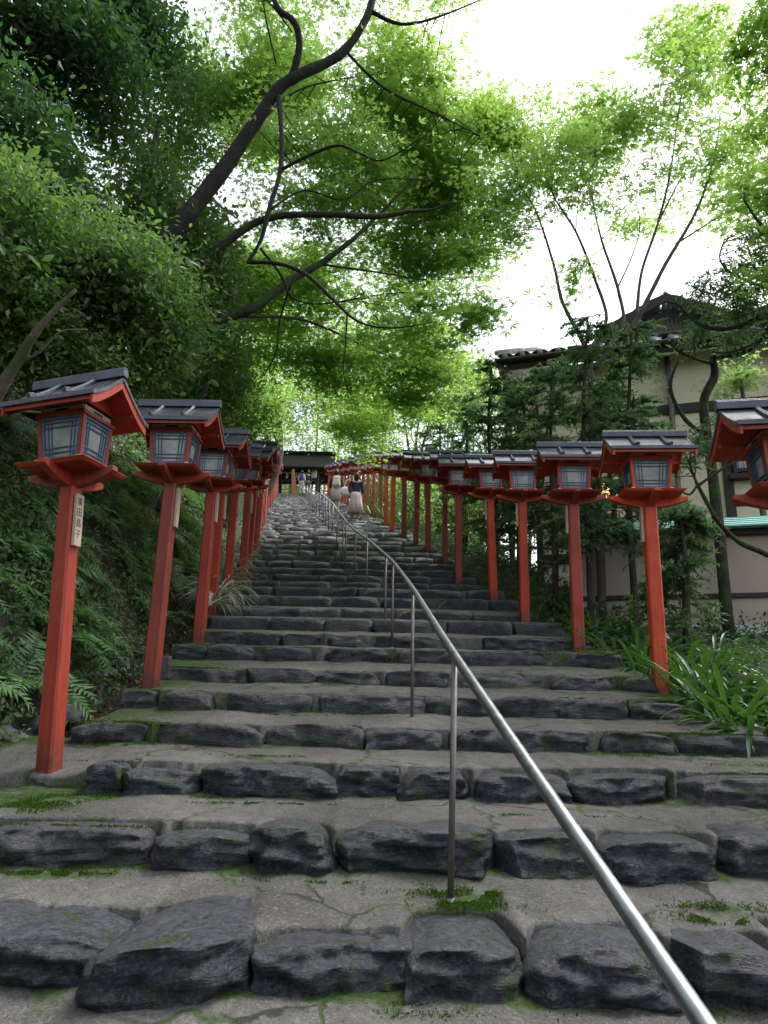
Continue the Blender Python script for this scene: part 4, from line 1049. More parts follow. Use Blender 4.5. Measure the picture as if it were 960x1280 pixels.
def make_shrubs():
    k = 0
    for Y in np.concatenate([np.arange(11, 24, 1.35), np.arange(24, 48, 2.2)]):
        for col in (0, 1):
            x = cx(Y)+(2.9, 4.3)[col]+rng.uniform(-.3, .3); y = Y+rng.uniform(-.4, .4)
            if col == 0 and Y < 12.5: continue
            if x > 2.4 and y < 13: continue
            g = np.array([x, y, ground_z(x, y)-.05]); H = (rng.uniform(1.3, 1.9), rng.uniform(2.6, 3.6))[col]
            li = [([g, g+[.05, 0, H*.5], g+[0, .1, H*.85]], [.05, .04, .015]), ([g+[0, 0, H*.3], g+[.4, -.2, H*.7]], [.025, .01]), ([g+[0, 0, H*.4], g+[-.4, .2, H*.8]], [.025, .01])]
            bl = [(g+np.array([0, 0, H*.62]), (.75, .8, H*.42), 46, 34 if Y < 24 else 26, .26)]
            j = int(np.argmin([abs(q[1]-y) for q in RIGHT]))
            make_tree('shrub', f'{["low","tall"][col]} leafy shrub behind the post of the {ordinal(j+1)} right lantern', 'shrub', li, bl, (M['bark_grey'], M[['shade_leaf', 'maple', 'evergreen'][k % 3]]), (.07 if Y < 24 else .11, T_OVAL), 'shrubs behind the right lantern row', flat=False, twigs=False); k += 1
    # trees closing the view beside and behind the gate
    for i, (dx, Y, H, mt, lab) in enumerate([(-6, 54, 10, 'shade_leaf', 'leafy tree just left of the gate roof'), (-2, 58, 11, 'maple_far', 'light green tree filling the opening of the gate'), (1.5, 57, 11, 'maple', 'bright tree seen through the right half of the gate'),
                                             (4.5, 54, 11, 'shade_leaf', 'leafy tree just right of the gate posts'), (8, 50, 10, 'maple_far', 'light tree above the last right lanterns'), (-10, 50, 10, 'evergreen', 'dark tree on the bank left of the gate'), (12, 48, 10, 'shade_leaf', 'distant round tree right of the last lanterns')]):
        x = cx(50)+dx; g = np.array([x, Y, ground_z(x, Y)-.2]); c = g+[0, 0, H*.55]
        make_tree('gate_side_tree', lab, 'tree', [([g, g+[.1, 0, H*.4], c], [.16, .12, .05])], [(c+rng.normal(size=3)*.3, (2.6, 1.8, H*.42), 230, 34, .6), (g+[0, -.8, 1.], (1.9, .8, 1.), 50, 30, .4)], (M['bark_grey'], M[mt]), (.19, T_RHOMB), flat=False, twigs=False)
make_shrubs()

# ------------------------------------------------------------------ bank plants
def near_left(y):
    i = int(np.argmin([abs(p[1]-y) for p in LEFT])); return ordinal(i+1)
def frond(P, N, D, S, W, base, d, L, droop, npair=16):
    up_ = np.array([0, 0, 1.]); side = norm(np.cross(d, up_)); pts = []
    W.append([base+d*L*t+up_*(L*(.55*t-droop*t*t)) for t in np.linspace(0, 1, 7)])
    for t in np.linspace(.12, 1, npair):
        c = base+d*L*t+up_*(L*(.55*t-droop*t*t))
        tan = norm(d+up_*(.55-2*droop*t)); pl_ = L*.27*math.sin(math.pi*min(1, t*.82+.18))**.8
        for s in (-1, 1):
            P.append(c); D.append(side*s+tan*.45-up_*.15); N.append(norm(np.cross(side, tan))+rng.normal(size=3)*.12); S.append(pl_*rng.uniform(.9, 1.1))
T_PINNA = np.array([[[0, .3, 0], [.09, .5, .01], [.06, .9, 0], [0, 1.3, -.03]], [[0, .3, 0], [0, 1.3, -.03], [-.06, .9, 0], [-.09, .5, .01]]], float)
def make_ferns():
    meshes = []
    for k in range(4):
        P, N, D, S, W = [], [], [], [], []
        nf = [9, 11, 8, 10][k]
        for j in range(nf):
            a = 2*math.pi*j/nf+rng.uniform(-.3, .3); d = norm(np.array([math.cos(a), math.sin(a), rng.uniform(.1, .5)]))
            frond(P, N, D, S, W, np.zeros(3), d, rng.uniform(.32, .55), rng.uniform(.5, .8), 17)
        n = len(P)
        V, a = leaf_arrays(np.array(P), np.array(N), np.array(D), np.array(S), T_PINNA, rng.uniform(0, 1, n))
        mb = MB()
        for w_ in W: mb.tube(w_, [.005, .004, .004, .003, .003, .002, .001], 4, False)
        mb.box((0, 0, -.01), (.05, .05, .05)); V2 = np.array(mb.v); F4 = [f for f in mb.f if len(f) == 4]
        o = np_mesh('fern', np.concatenate([V, V2]), np.concatenate([np.arange(len(V)).reshape(-1, 4), np.array(F4)+len(V)]), 4, M['fern'], None, {'v': np.concatenate([a, np.full(len(V2), .2)])}); meshes.append(o)
    spots = []
    tries = 0
    while len(spots) < 120 and tries < 4000:
        tries += 1
        y = rng.uniform(1.9, 9) if rng.random() < .65 else rng.uniform(9, 17); u = rng.uniform(.5, 2.7); x = lx(y)-.1-u
        if all((x-a)**2+(y-b)**2 > .07 for a, b in spots): spots.append((x, y))
    for i, (x, y) in enumerate(spots):
        o = meshes[i % 4] if i < 4 else meshes[i % 4].copy()
        if i >= 4: COL.objects.link(o)
        s = rng.uniform(.8, 1.55); o.location = (x, y, float(ground_z(x, y))+.06); o.scale = (s, s, s)
        o.rotation_euler = (R(rng.uniform(-15, 5)), R(rng.uniform(15, 48)), rng.uniform(0, 6.28)); o.rotation_euler = Matrix.Rotation(R(rng.uniform(20, 50)), 3, 'Y').to_4x4().to_euler() if 0 else (0, R(rng.uniform(20, 45)), rng.uniform(-.6, .6))
        o.rotation_mode = 'XYZ'
        hgt = 'low on' if cx(y)-2.1-x < 1.1 else ('midway up' if cx(y)-2.1-x < 1.8 else 'high on')
        tag(o, f'fern {hgt} the left bank behind the {near_left(y)} left lantern', 'fern', 'ferns covering the left bank')
make_ferns()

def make_cover():
    # leafy ground cover on the bank
    n = 62000; y = rng.uniform(1.4, 7, n); y[30000:50000] = rng.uniform(5, 18, 20000); y[50000:] = rng.uniform(15, 46, 12000)
    u = rng.uniform(.32, 3.6, n)**1.0; x = lx(y)-.1-u
    z = ground_z(x, y)
    dens = np.array([noise.noise(Vector((a*1.1, b*1.1, 1))) for a, b in zip(x, y)])
    keep = (dens+rng.uniform(-.5, .5, n)*.6 > -.12)|(u > .5)
    x, y, z, u, dens = x[keep], y[keep], z[keep], u[keep], dens[keep]; n = len(x)
    P = np.stack([x+rng.uniform(-.02, .16, n), y, z+rng.uniform(.0, .16, n)], 1)
    N = norm(rng.normal(size=(n, 3))*.5+np.array([.75, -.3, .6])); D = rng.normal(size=(n, 3))+np.array([.3, 0, -.6])
    S = rng.uniform(.03, .075, n)*np.where(y > 10, 1.5, 1); 
    o = leaves_obj('ground_cover', P, N, D, S, T_OVAL, rng.uniform(0, 1, n)*np.clip(.5+dens, .2, 1), M['cover']); tag(o, kind='stuff')
    # brown leaf litter low on the bank and in the gutter
    n = 7000; y = rng.uniform(1.8, 12, n); u = rng.uniform(.0, 1.0, n); x = lx(y)-.1-u
    P = np.stack([x, y, ground_z(x, y)+rng.uniform(.01, .05, n)], 1)
    N = norm(rng.normal(size=(n, 3))*.6+np.array([.4, 0, .8]))
    o = leaves_obj('leaf_litter', P, N, rng.normal(size=(n, 3)), rng.uniform(.02, .05, n), T_OVAL, rng.uniform(0, .7, n), M['deadleaf']); tag(o, kind='stuff')
    # right verge undergrowth
    n = 30000; y = rng.uniform(4.6, 30, n); v = rng.uniform(.1, 3.6, n); x = cx(y)+2.0+v
    hh = .1+.3*np.clip([noise.noise(Vector((a*1.4, b*1.4, 4))) for a, b in zip(x, y)], 0, 1)
    P = np.stack([x, y, ground_z(x, y)+rng.uniform(0, 1, n)*(hh+.08)], 1)
    N = norm(rng.normal(size=(n, 3))*.8+np.array([-.2, -.4, .7]))
    o = leaves_obj('undergrowth', P, N, rng.normal(size=(n, 3)), rng.uniform(.04, .09, n), T_OVAL, rng.uniform(0, .6, n), M['evergreen']); tag(o, kind='stuff')
make_cover()

def strap_clump(name, n, L, w, mat, spread=1., vfun=None):
    V, Fc, A = [], [], []
    for k in range(n):
        a = rng.uniform(0, 2*math.pi); d = np.array([math.cos(a), math.sin(a), 0.]); l = L*rng.uniform(.6, 1.15)
        side = np.array([-d[1], d[0], 0]); rise = rng.uniform(.45, 1.1)/spread; droop = rng.uniform(.5, 1.05); b = len(V)
        val = rng.uniform(0, 1); ww = w*rng.uniform(.7, 1.2)
        for t in np.linspace(0, 1, 8):
            c = d*l*(.06+.8*t**1.1)*spread+np.array([0, 0, 1.])*l*(rise*t-droop*t*t*.95)+d*0.02
            hw = ww*.5*(.5+1.2*t if t < .4 else 1.)*(1-max(0, (t-.55)/.45)**2)+.0006
            V += [c-side*hw+np.array([0, 0, hw*.5]), c, c+side*hw+np.array([0, 0, hw*.5])]; A += [val, val*.7, val]
        for i in range(7):
            q = b+i*3
            Fc += [(q, q+1, q+4, q+3), (q+1, q+2, q+5, q+4)]
    return np_mesh(name, np.array(V), np.array(Fc), 4, mat, None, {'v': np.array(A)}, True)

def make_clumps():
    pro = [strap_clump('lily_plant', 26, .55, .032, M['strap']), strap_clump('lily_plant', 20, .48, .04, M['strap'], 1.1), strap_clump('lily_plant', 30, .62, .028, M['strap'], .9)]
    spots = [(880, 885, 4.75), (925, 870, 4.8), (960, 880, 4.6), (905, 820, 5.3), (950, 815, 5.2), (865, 830, 5.6), (985, 830, 5.0), (915, 780, 6.0), (870, 790, 6.2), (960, 770, 5.8),
             (850, 765, 6.8), (780, 825, 6.4), (770, 790, 7.0), (800, 780, 7.2), (745, 765, 8.0), (785, 755, 8.2), (830, 745, 7.6), (890, 760, 7.0), (720, 745, 9), (690, 735, 10), (890, 860, 5.0), (860, 870, 5.1), (940, 845, 5.0), (900, 900, 4.7), (975, 860, 4.8), (930, 800, 5.6), (880, 800, 5.8), (820, 770, 6.6)]
    for i, (px, py, Y) in enumerate(spots):
        p = at(px, py, Y); x = max(p[0], cx(Y)+1.95+(.15 if Y > 4.7 else 1.0)); z = max(float(ground_z(x, Y)), z0(Y)-.1)
        o = pro[i % 3] if i < 3 else pro[i % 3].copy()
        if i >= 3: COL.objects.link(o)
        s = rng.uniform(1.05, 1.5); o.location = (x, Y, z-.02); o.rotation_euler = (0, 0, rng.uniform(0, 6.28)); o.scale = (s, s, s)
        j = int(np.argmin([abs(q[1]-Y) for q in RIGHT]))
        tag(o, f'strap leaved clump beside the {ordinal(j+1)} right lantern, {"at the steps edge" if x < cx(Y)+2.4 else "towards the wall"}', 'plant', 'strap leaved plants on the right verge')
    g0 = strap_clump('striped_grass', 70, .5, .014, M['varieg'], 1.)
    for i, Y in enumerate([8.9, 9.6, 10.4, 11.5, 8.2, 13.5, 12.5, 15]):
        o = g0 if i == 0 else g0.copy()
        if i: COL.objects.link(o)
        x = cx(Y)-1.95; o.location = (x, Y, z0(Y)+.2); o.rotation_euler = (0, R(15), rng.uniform(-1, 1)); s = rng.uniform(.9, 1.25); o.scale = (s, s, s)
        tag(o, f'white edged arching grass at the foot of the {near_left(Y)} left lantern', 'grass clump', 'striped grasses along the left lantern posts')
    g1 = strap_clump('green_grass', 50, .5, .02, M['strap'], .7)
    for i, Y in enumerate([19.5, 21, 22.4, 24, 26.5, 18]):
        o = g1 if i == 0 else g1.copy()
        if i: COL.objects.link(o)
        o.location = (cx(Y)+1.75+(.2 if i % 2 else 0), Y, z0(Y)+.05); s = rng.uniform(1.2, 1.7); o.scale = (s, s, s); o.rotation_euler = (0, 0, i)
        j = int(np.argmin([abs(q[1]-Y) for q in RIGHT]))
        tag(o, f'bright upright grass at the foot of the {ordinal(j+1)} right lantern', 'grass clump', 'upright grasses along the upper right posts')
make_clumps()

def make_rocks():
    spots = [(115, 880, .2), (135, 868, .16), (160, 845, .17), (95, 895, .18), (235, 790, .14), (225, 806, .12), (30, 915, .22), (150, 815, .15), (175, 825, .13), (120, 845, .14), (242, 780, .1)]
    for i, (px, py, s) in enumerate(spots):
        Y = [4.5, 4.9, 5.3, 4.2, 6.6, 6.3, 3.6, 5.5, 5.7, 4.9, 7.2][i]
        x = lx(Y)-.1-.38-(.2 if i in (7, 8, 9) else 0); z = float(ground_z(x, Y))
        P, Fc = stone_verts(s*1.5, s*1.1, s*1.3, (14, 10, 10), .03, 900+i, 9, False)
        o = np_mesh('bank_rock', P, Fc, 4, M['rock'], None, None, True); o.location = (x, Y, z+s*.2); o.rotation_euler = (.2, .3, i*1.3)
        tag(o, f'{["lichened grey","blue-grey","mossy grey"][i%3]} rock behind the {near_left(Y)} left lantern, {"higher on the bank" if i in (7,8,9) else "in the gutter"}', 'rock', 'rocks along the foot of the bank')
    # grey junction box by second left lantern
    p = on_tread(208, 838); b = empty('junction_box', (p[0]-.02, p[1]+.05, tread_z(p[0], p[1]))); tag(b, 'small dark grey junction box standing beside the second left lantern post', 'box')
    mb = MB(); mb.box((0, 0, .1), (.075, .05, .19)); mb.build('case', M['greybox'], b, bevel=.008)
    mb = MB(); mb.box((0, -.0275, .1), (.06, .005, .165)); mb.build('lid', M['greybox'], b, bevel=.002)
make_rocks()

# ------------------------------------------------------------------ house
def make_house():
    ang = R(-17); ux = np.array([math.cos(ang), math.sin(ang), 0]); nn = np.array([-ux[1], ux[0], 0])  # nn points away from camera
    O = at(850, 600, 11.6); O[2] = 0
    root = empty('tiled_house', tuple(O+np.array([0, 0, .9])), ang)
    tag(root, 'cream plastered house with dark timbers and grey tiled gabled roof behind the right lanterns', 'house')
    def sol(px, py, depth=0.):  # local (t, z) where pixel ray meets the plane at local y=depth
        r = ray(px, py); o = O+nn*depth; k = (o@nn)/(r@nn); P = r*k; q = P-O; return float(q@ux), float(P[2]-.9)
    tL = sol(668, 600)[0]; tR = 7.0
    ze = sol(850, 441)[1]; zl = sol(850, 692)[1]
    zw0 = -1.0
    # wall panels
    mb = MB(); mb.box(((tL+tR)/2, 1.5, (zw0+ze)/2), (tR-tL, 3.0, ze-zw0)); mb.build('wall', M['plaster'], root)
    def beam(t0, t1, z_0, z_1, name='beam', mat='timber', d=.05):
        mb = MB(); mb.box(((t0+t1)/2, -d/2+.004, (z_0+z_1)/2), (abs(t1-t0), d, abs(z_1-z_0))); return mb.build(name, M[mat], root, bevel=.004)
    zb1 = sol(878, 515)[1]; zb2 = sol(878, 503)[1]
    beam(tL, tR, zb1, zb2); 
    s0 = sol(850, 700)[1]; s1 = sol(850, 688)[1]; beam(tL, tR, s0, s1, d=.07)
    for pa, pb in ((904, 916), (1010, 1024), (668, 676), (740, 748)):
        t0 = sol(pa, 600)[0]; t1 = sol(pb, 600)[0]; beam(t0, t1, zw0, zb1-.002 if pa != 668 else ze, d=.06)
    # window
    w0, wz0 = sol(918, 590); w1, wz1 = sol(948, 548)
    fr = MB(); wr = MB(); cxw = (w0+w1)/2; W = w1-w0; Hh = wz1-wz0
    for a in (-1, 1): fr.box((cxw+a*W/2, -.05, (wz0+wz1)/2), (.06, .1, Hh+.12)); fr.box((cxw, -.051, (wz0+wz1)/2+a*Hh/2), (W, .1, .06))
    fr.box((cxw, -.08, wz0-.12), (W+.2, .22, .08))
    wo = fr.build('window', M['timber'], root)
    for a in np.linspace(-.5, .5, 6)[1:-1]: wr.box((cxw+a*W, -.03, (wz0+wz1)/2), (.014, .02, Hh))
    wr.box((cxw, -.032, (wz0+wz1)/2), (W, .02, .014)); wr.build('muntin', M['white'], wo)
    g = MB(); g.box((cxw, -.01, (wz0+wz1)/2), (W, .012, Hh)); g.build('pane', M['glass'], wo)
    # lattice window at the left end
    w0, wz0 = sol(693, 662); w1, wz1 = sol(712, 628)
    cxw = (w0+w1)/2; W = w1-w0; Hh = wz1-wz0; fr = MB(); wr = MB(); g = MB()
    for a in (-1, 1): fr.box((cxw+a*W/2, -.03, (wz0+wz1)/2), (.04, .06, Hh+.08)); fr.box((cxw, -.031, (wz0+wz1)/2+a*Hh/2), (W, .06, .04))
    wo = fr.build('window', M['timber'], root)
    for a in np.linspace(-.5, .5, 6)[1:-1]: wr.box((cxw+a*W, -.03, (wz0+wz1)/2), (.012, .02, Hh))
    for a in np.linspace(-.5, .5, 5)[1:-1]: wr.box((cxw, -.032, (wz0+wz1)/2+a*Hh), (W, .02, .012))
    wr.build('muntin', M['timber'], wo); g.box((cxw, -.01, (wz0+wz1)/2), (W, .012, Hh)); g.build('pane', M['glass'], wo)
    t0, _ = sol(848, 620); mb = MB(); mb.tube([(t0, -.1, zw0), (t0, -.1, sol(848, 596)[1]), (t0, -.1, ze-.1)], .045, 10); mb.build('drain_pipe', M['pipe'], root, True)
    # roof skirt: tiled slope with front eave
    def slope(a, b, c, d, nu, nv, name):
        """tiled quad a-b along eave, d-c along top"""
        a, b, c, d = [np.array(q, float) for q in (a, b, c, d)]
        U = np.linspace(0, 1, nu*6+1); V_ = np.linspace(0, 1, nv*3+1); n = norm(np.cross(b-a, d-a))
        G = []
        for v in V_:
            for u in U:
                p = (a*(1-u)+b*u)*(1-v)+(d*(1-u)+c*u)*v
                wv = abs(math.sin(math.pi*u*nu)); st = (v*nv) % 1.
                G.append(p+n*(.05*wv**.6+.035*(1-st)))
        G = np.array(G); I = np.arange(len(G)).reshape(len(V_), len(U))
        Fc = np.stack([I[:-1, :-1], I[:-1, 1:], I[1:, 1:], I[1:, :-1]], -1).reshape(-1, 4)
        return G, Fc
    parts = []
    oh = .6; zE = ze-.02; rise = .42; dep = 2.0
    tE0 = tL-.55; tE1 = tR+.6
    A = (tE0, -oh, zE); B = (tE1, -oh, zE); C = (tE1, dep, zE+rise*(dep+oh)); D_ = (tE0+1.2, dep, zE+rise*(dep+oh))
    parts.append(slope(A, B, C, D_, 34, 9, ''))
    parts.append(slope((tE0, 4, zE), A, D_, (tE0+1.2, 4, zE+rise*(dep+oh)), 16, 6, ''))
    # front gables standing on the skirt
    gabs = []
    for pc, hw, hz in ((832, 1.25, .62), (985, 1.3, .65)):
        tc, zg = sol(pc, 412, .55); gabs.append((tc, zg, hw, hz))
        zap = sol(pc-12, 377, .35)[1]; hz = zap-zg
        yb = 3.2
        for s in (-1, 1):
            e0 = (tc+s*hw, .1, zg-.12); r0 = (tc, .1, zap); e1 = (tc+s*hw, yb, zg-.12); r1 = (tc, yb, zap)
            if s < 0: parts.append(slope(e1, e0, r0, r1, 9, 5, ''))
            else: parts.append(slope(e0, e1, r1, r0, 9, 5, ''))
        gp = MB(); gp.prism([(tc-hw*.8, zg-.1), (tc+hw*.8, zg-.1), (tc, zap-.12)], 'y', .5, .62); go = gp.build('gable', M['plaster'] if 0 else M['pipe'], root)
        sl = MB()
        for q in np.linspace(-.62, .62, 22):
            top = zap-.16-(zap-zg)*abs(q)/.8*.98
            if top > zg: sl.box((tc+q*hw, .48, (zg-.04+top)/2), (.025, .03, top-zg+.04))
        sl.build('slat', M['pipe'], go)
        for s in (-1, 1):
            bb = MB(); bb.hexa([(tc, .08, zap-.16), (tc+s*hw*1.02, .08, zg-.3), (tc+s*hw*1.02, .14, zg-.3), (tc, .14, zap-.16), (tc, .08, zap+.0), (tc+s*hw*1.02, .08, zg-.13), (tc+s*hw*1.02, .14, zg-.13), (tc, .14, zap+.0)]); bb.build('barge_board', M['timber'], go)
        rr = MB(); rr.tube([(tc, .1, zap+.02), (tc, yb, zap+.02)], .035, 8); rr.build('ridge_tile', M['tile'], root, True)
    for k in range(34):
        mb = MB(); t = tE0+(tE1-tE0)*(k+.5)/34; mb.tube([(t, -oh-.03, zE+.02), (t, -oh-.029, zE+.02), (t, -oh+.05, zE+.05)], [.001, .055, .05], 8, False)
        parts.append((np.array(mb.v), np.array(mb.f)))
    Vs, Fs, o_ = [], [], 0
    for G, Fc in parts: Vs.append(G); Fs.append(Fc+o_); o_ += len(G)
    rf = np_mesh('roof', np.concatenate(Vs), np.concatenate(Fs), 4, M['tile'], root)
    mb = MB(); mb.hexa([(tE0+.1, -oh+.05, zE-.16), (tE1, -oh+.05, zE-.16), (tE1, .0, zE-.16+.2), (tE0+.1, .0, zE-.16+.2), (tE0+.1, -oh+.02, zE-.02), (tE1, -oh+.02, zE-.02), (tE1, .0, zE+.22), (tE0+.1, .0, zE+.22)]); mb.build('eave', M['timber'], rf)
    mb = MB(); mb.tube([(tE0, -oh-.04, zE-.06), (tE1, -oh-.04, zE-.06)], .05, 8); mb.build('gutter', M['timber'], rf, True)
    # round end tiles
    hr = MB(); hr.tube([(tE0+.0, -oh, zE+.12), (tE0+.6, .5, zE+.7), (D_[0], dep, D_[2]+.1)], [.05, .06, .06], 8); hr.build('hip_tile', M['tile'], rf, True)
    # wall lamp
    lt, lz = sol(757, 612); b = MB(); b.box((lt, -.16, lz), (.13, .13, .22)); lo = b.build('wall_lamp', M['lit'], root, bevel=.02)
    b = MB(); b.box((lt, -.15, lz+.14), (.18, .2, .04)); b.box((lt, -.04, lz+.14), (.05, .1, .05)); b.build('bracket', M['timber'], lo)
    # boundary wall, in front
    O2 = at(850, 700, 9.2); O2[2] = 0
    w = empty('boundary_wall', tuple(O2+np.array([0, 0, .3])), ang); tag(w, 'low beige wall capped with a turquoise copper roof at the right edge', 'wall')
    def sz(py): r = ray(880, py); k = (O2@nn)/(r@nn); return float((r*k)[2])-.3
    a, b_ = -1.3, 5.
    def wb(z_0, z_1, d, name, mat, y=0.): mb = MB(); mb.box(((a+b_)/2, y, (z_0+z_1)/2), (b_-a, d, z_1-z_0)); return mb.build(name, M[mat], w, bevel=.004)
    wb(sz(783), sz(672), .24, 'wall_body', 'wallgrey'); wb(-.8, sz(783)-.002, .34, 'plinth', 'paving'); wb(sz(750), sz(744), .3, 'ledge', 'timber')
    wb(sz(674), sz(668), .42, 'coping', 'timber')
    mb = MB(); z1, z2 = sz(667), sz(650); mb.prism([(-.36, z1), (.36, z1), (.36, z1+.02), (0, z2+.02), (-.36, z1+.02)], 'x', a, b_); cp = mb.build('copper_roof', M['copper'], w)
    mb = MB()
    for k in range(4):
        f = (k+.5)/4; mb.box(((a+b_)/2, -.36*(1-f), z1+.024+(z2-z1)*f), (b_-a, .012, .012))
    mb.build('seam', M['copper'], cp)
make_house()

# ------------------------------------------------------------------ gate
def make_gate():
    Y = 50.5; p = at(372, 622, Y); z = float(z0(48.5))+.17
    root = empty('roofed_gate', (p[0], Y, z)); tag(root, 'dark roofed wooden gate with hanging paper strips at the top of the steps', 'gate')
    W = 3.0; H = 2.2
    for sx in (-1, 1):
        for sy in (-1, 1):
            mb = MB(); mb.box((sx*1.45, sy*.9, H/2), (.22, .22, H)); mb.build('post', M['timber'], root)
    mb = MB(); mb.box((0, -.95, H-.14), (3.6, .16, .28)); mb.box((0, .95, H-.14), (3.6, .16, .28)); mb.build('lintel', M['timber'], root)
    mb = MB(); e = 1.9
    prof = [(-e, H-.12), (-e*.5, H+.62), (0, H+1.5), (e*.5, H+.62), (e, H-.12), (e, H-.3), (e*.5, H+.2), (0, H+.75), (-e*.5, H+.2), (-e, H-.3)]
    mb.prism(prof, 'x', -2.6, 2.6); ro = mb.build('roof', M['gate_roof'], root)
    mb = MB(); mb.box((0, 0, H+1.55), (5.3, .3, .22)); mb.build('ridge', M['gate_roof'], ro)
    mb = MB(); mb.tube([(-1.5, -1.1, H-.25), (-.7, -1.1, H-.36), (.1, -1.1, H-.38), (.8, -1.1, H-.34), (1.5, -1.1, H-.25)], .04, 6); mb.build('rope', M['offwhite'], root)
    for x in (-.7, -.05, .6):
        mb = MB(); 
        for k in range(3): mb.box((x+(.04 if k % 2 else -.03), -1.1, H-.44-k*.13), (.1, .01, .14))
        mb.build('paper_strip', M['white'], root)
    mb = MB(); mb.tube([(1.25, -1.3, H-.75), (1.25, -1.3, H-.7), (1.25, -1.3, H-.2), (1.25, -1.3, H-.15)], [.12, .2, .2, .12], 12); lo = mb.build('hanging_lantern', M['cream'], root, True)
    mb = MB(); mb.tube([(1.25, -1.3, H-.15), (1.25, -1.3, H)], .012, 6); mb.build('hook', M['black'], lo)
    # notice board of pale wood left of the gate, red fence pieces
    q = at(367, 610, 47.0); b = empty('tall_board', (q[0], 47.0, z0(47))); tag(b, 'narrow pale orange board leaning beside the gate left of the blue backpack walker', 'board')
    mb = MB(); mb.hexa([(-.12, -.03, 0), (.3, -.03, 0), (.3, .03, 0), (-.12, .03, 0), (-.2, -.03, 1.9), (-.02, -.03, 2.0), (-.02, .03, 2.0), (-.2, .03, 1.9)]); mb.build('board_face', M['orangecloth'], b, bevel=.01)
    mb = MB(); mb.box((.08, .06, .9), (.06, .05, 1.8)); mb.build('support', M['timber'], b)
    q = at(403, 618, 49.5)
    f = empty('red_fence', (q[0]+.1, 49.5, z)); tag(f, 'short red railing at the right foot of the gate', 'fence')
    mb = MB()
    for x in np.linspace(0, 1.1, 5): mb.box((x, 0, .55), (.09, .09, 1.1))
    mb.build('post', M['red_mid'], f); mb = MB(); mb.box((.55, 0, 1.05), (1.3, .1, .09)); mb.box((.55, 0, .55), (1.3, .1, .08)); mb.build('bar', M['red_mid'], f)
make_gate()

# ------------------------------------------------------------------ people
def skin_body(name, verts, edges, radii, mat, parent=None, sub=2):
    me = bpy.data.meshes.new(name); me.from_pydata(verts, edges, []); ob = bpy.data.objects.new(name, me); COL.objects.link(ob)
    md = ob.modifiers.new('s', 'SKIN'); ss = ob.modifiers.new('u', 'SUBSURF'); ss.levels = sub; ss.render_levels = sub
    for i, r in enumerate(radii):
        me.skin_vertices[0].data[i].radius = (r, r) if not isinstance(r, tuple) else r
        me.skin_vertices[0].data[i].use_root = (i == 0)
    bpy.context.view_layer.update()
    ev = ob.evaluated_get(bpy.context.evaluated_depsgraph_get()); nm = bpy.data.meshes.new_from_object(ev)
    bpy.data.objects.remove(ob); nm.materials.clear()
    return link(name, nm, mat, parent, True)

def ring_cloth(name, prof, mat, parent, sides=28, pleat=0.):
    """prof: list of (cx,cy,z,rx,ry)"""
    V, Fc = [], []
    for (a, b, z, rx, ry) in prof:
        for t in np.linspace(0, 2*math.pi, sides, endpoint=False):
            k = 1+pleat*math.cos(t*9)*(1 if z < prof[0][2] else 0); V.append((a+rx*k*math.cos(t), b+ry*k*math.sin(t), z))
    n = len(prof)
    for i in range(n-1):
        for k in range(sides): Fc.append((i*sides+k, i*sides+(k+1) % sides, (i+1)*sides+(k+1) % sides, (i+1)*sides+k))
    Fc += [tuple(range(sides)), tuple(range((n-1)*sides, n*sides))]
    mb = MB(); mb.add(V, Fc); return mb.build(name, mat, parent, True)

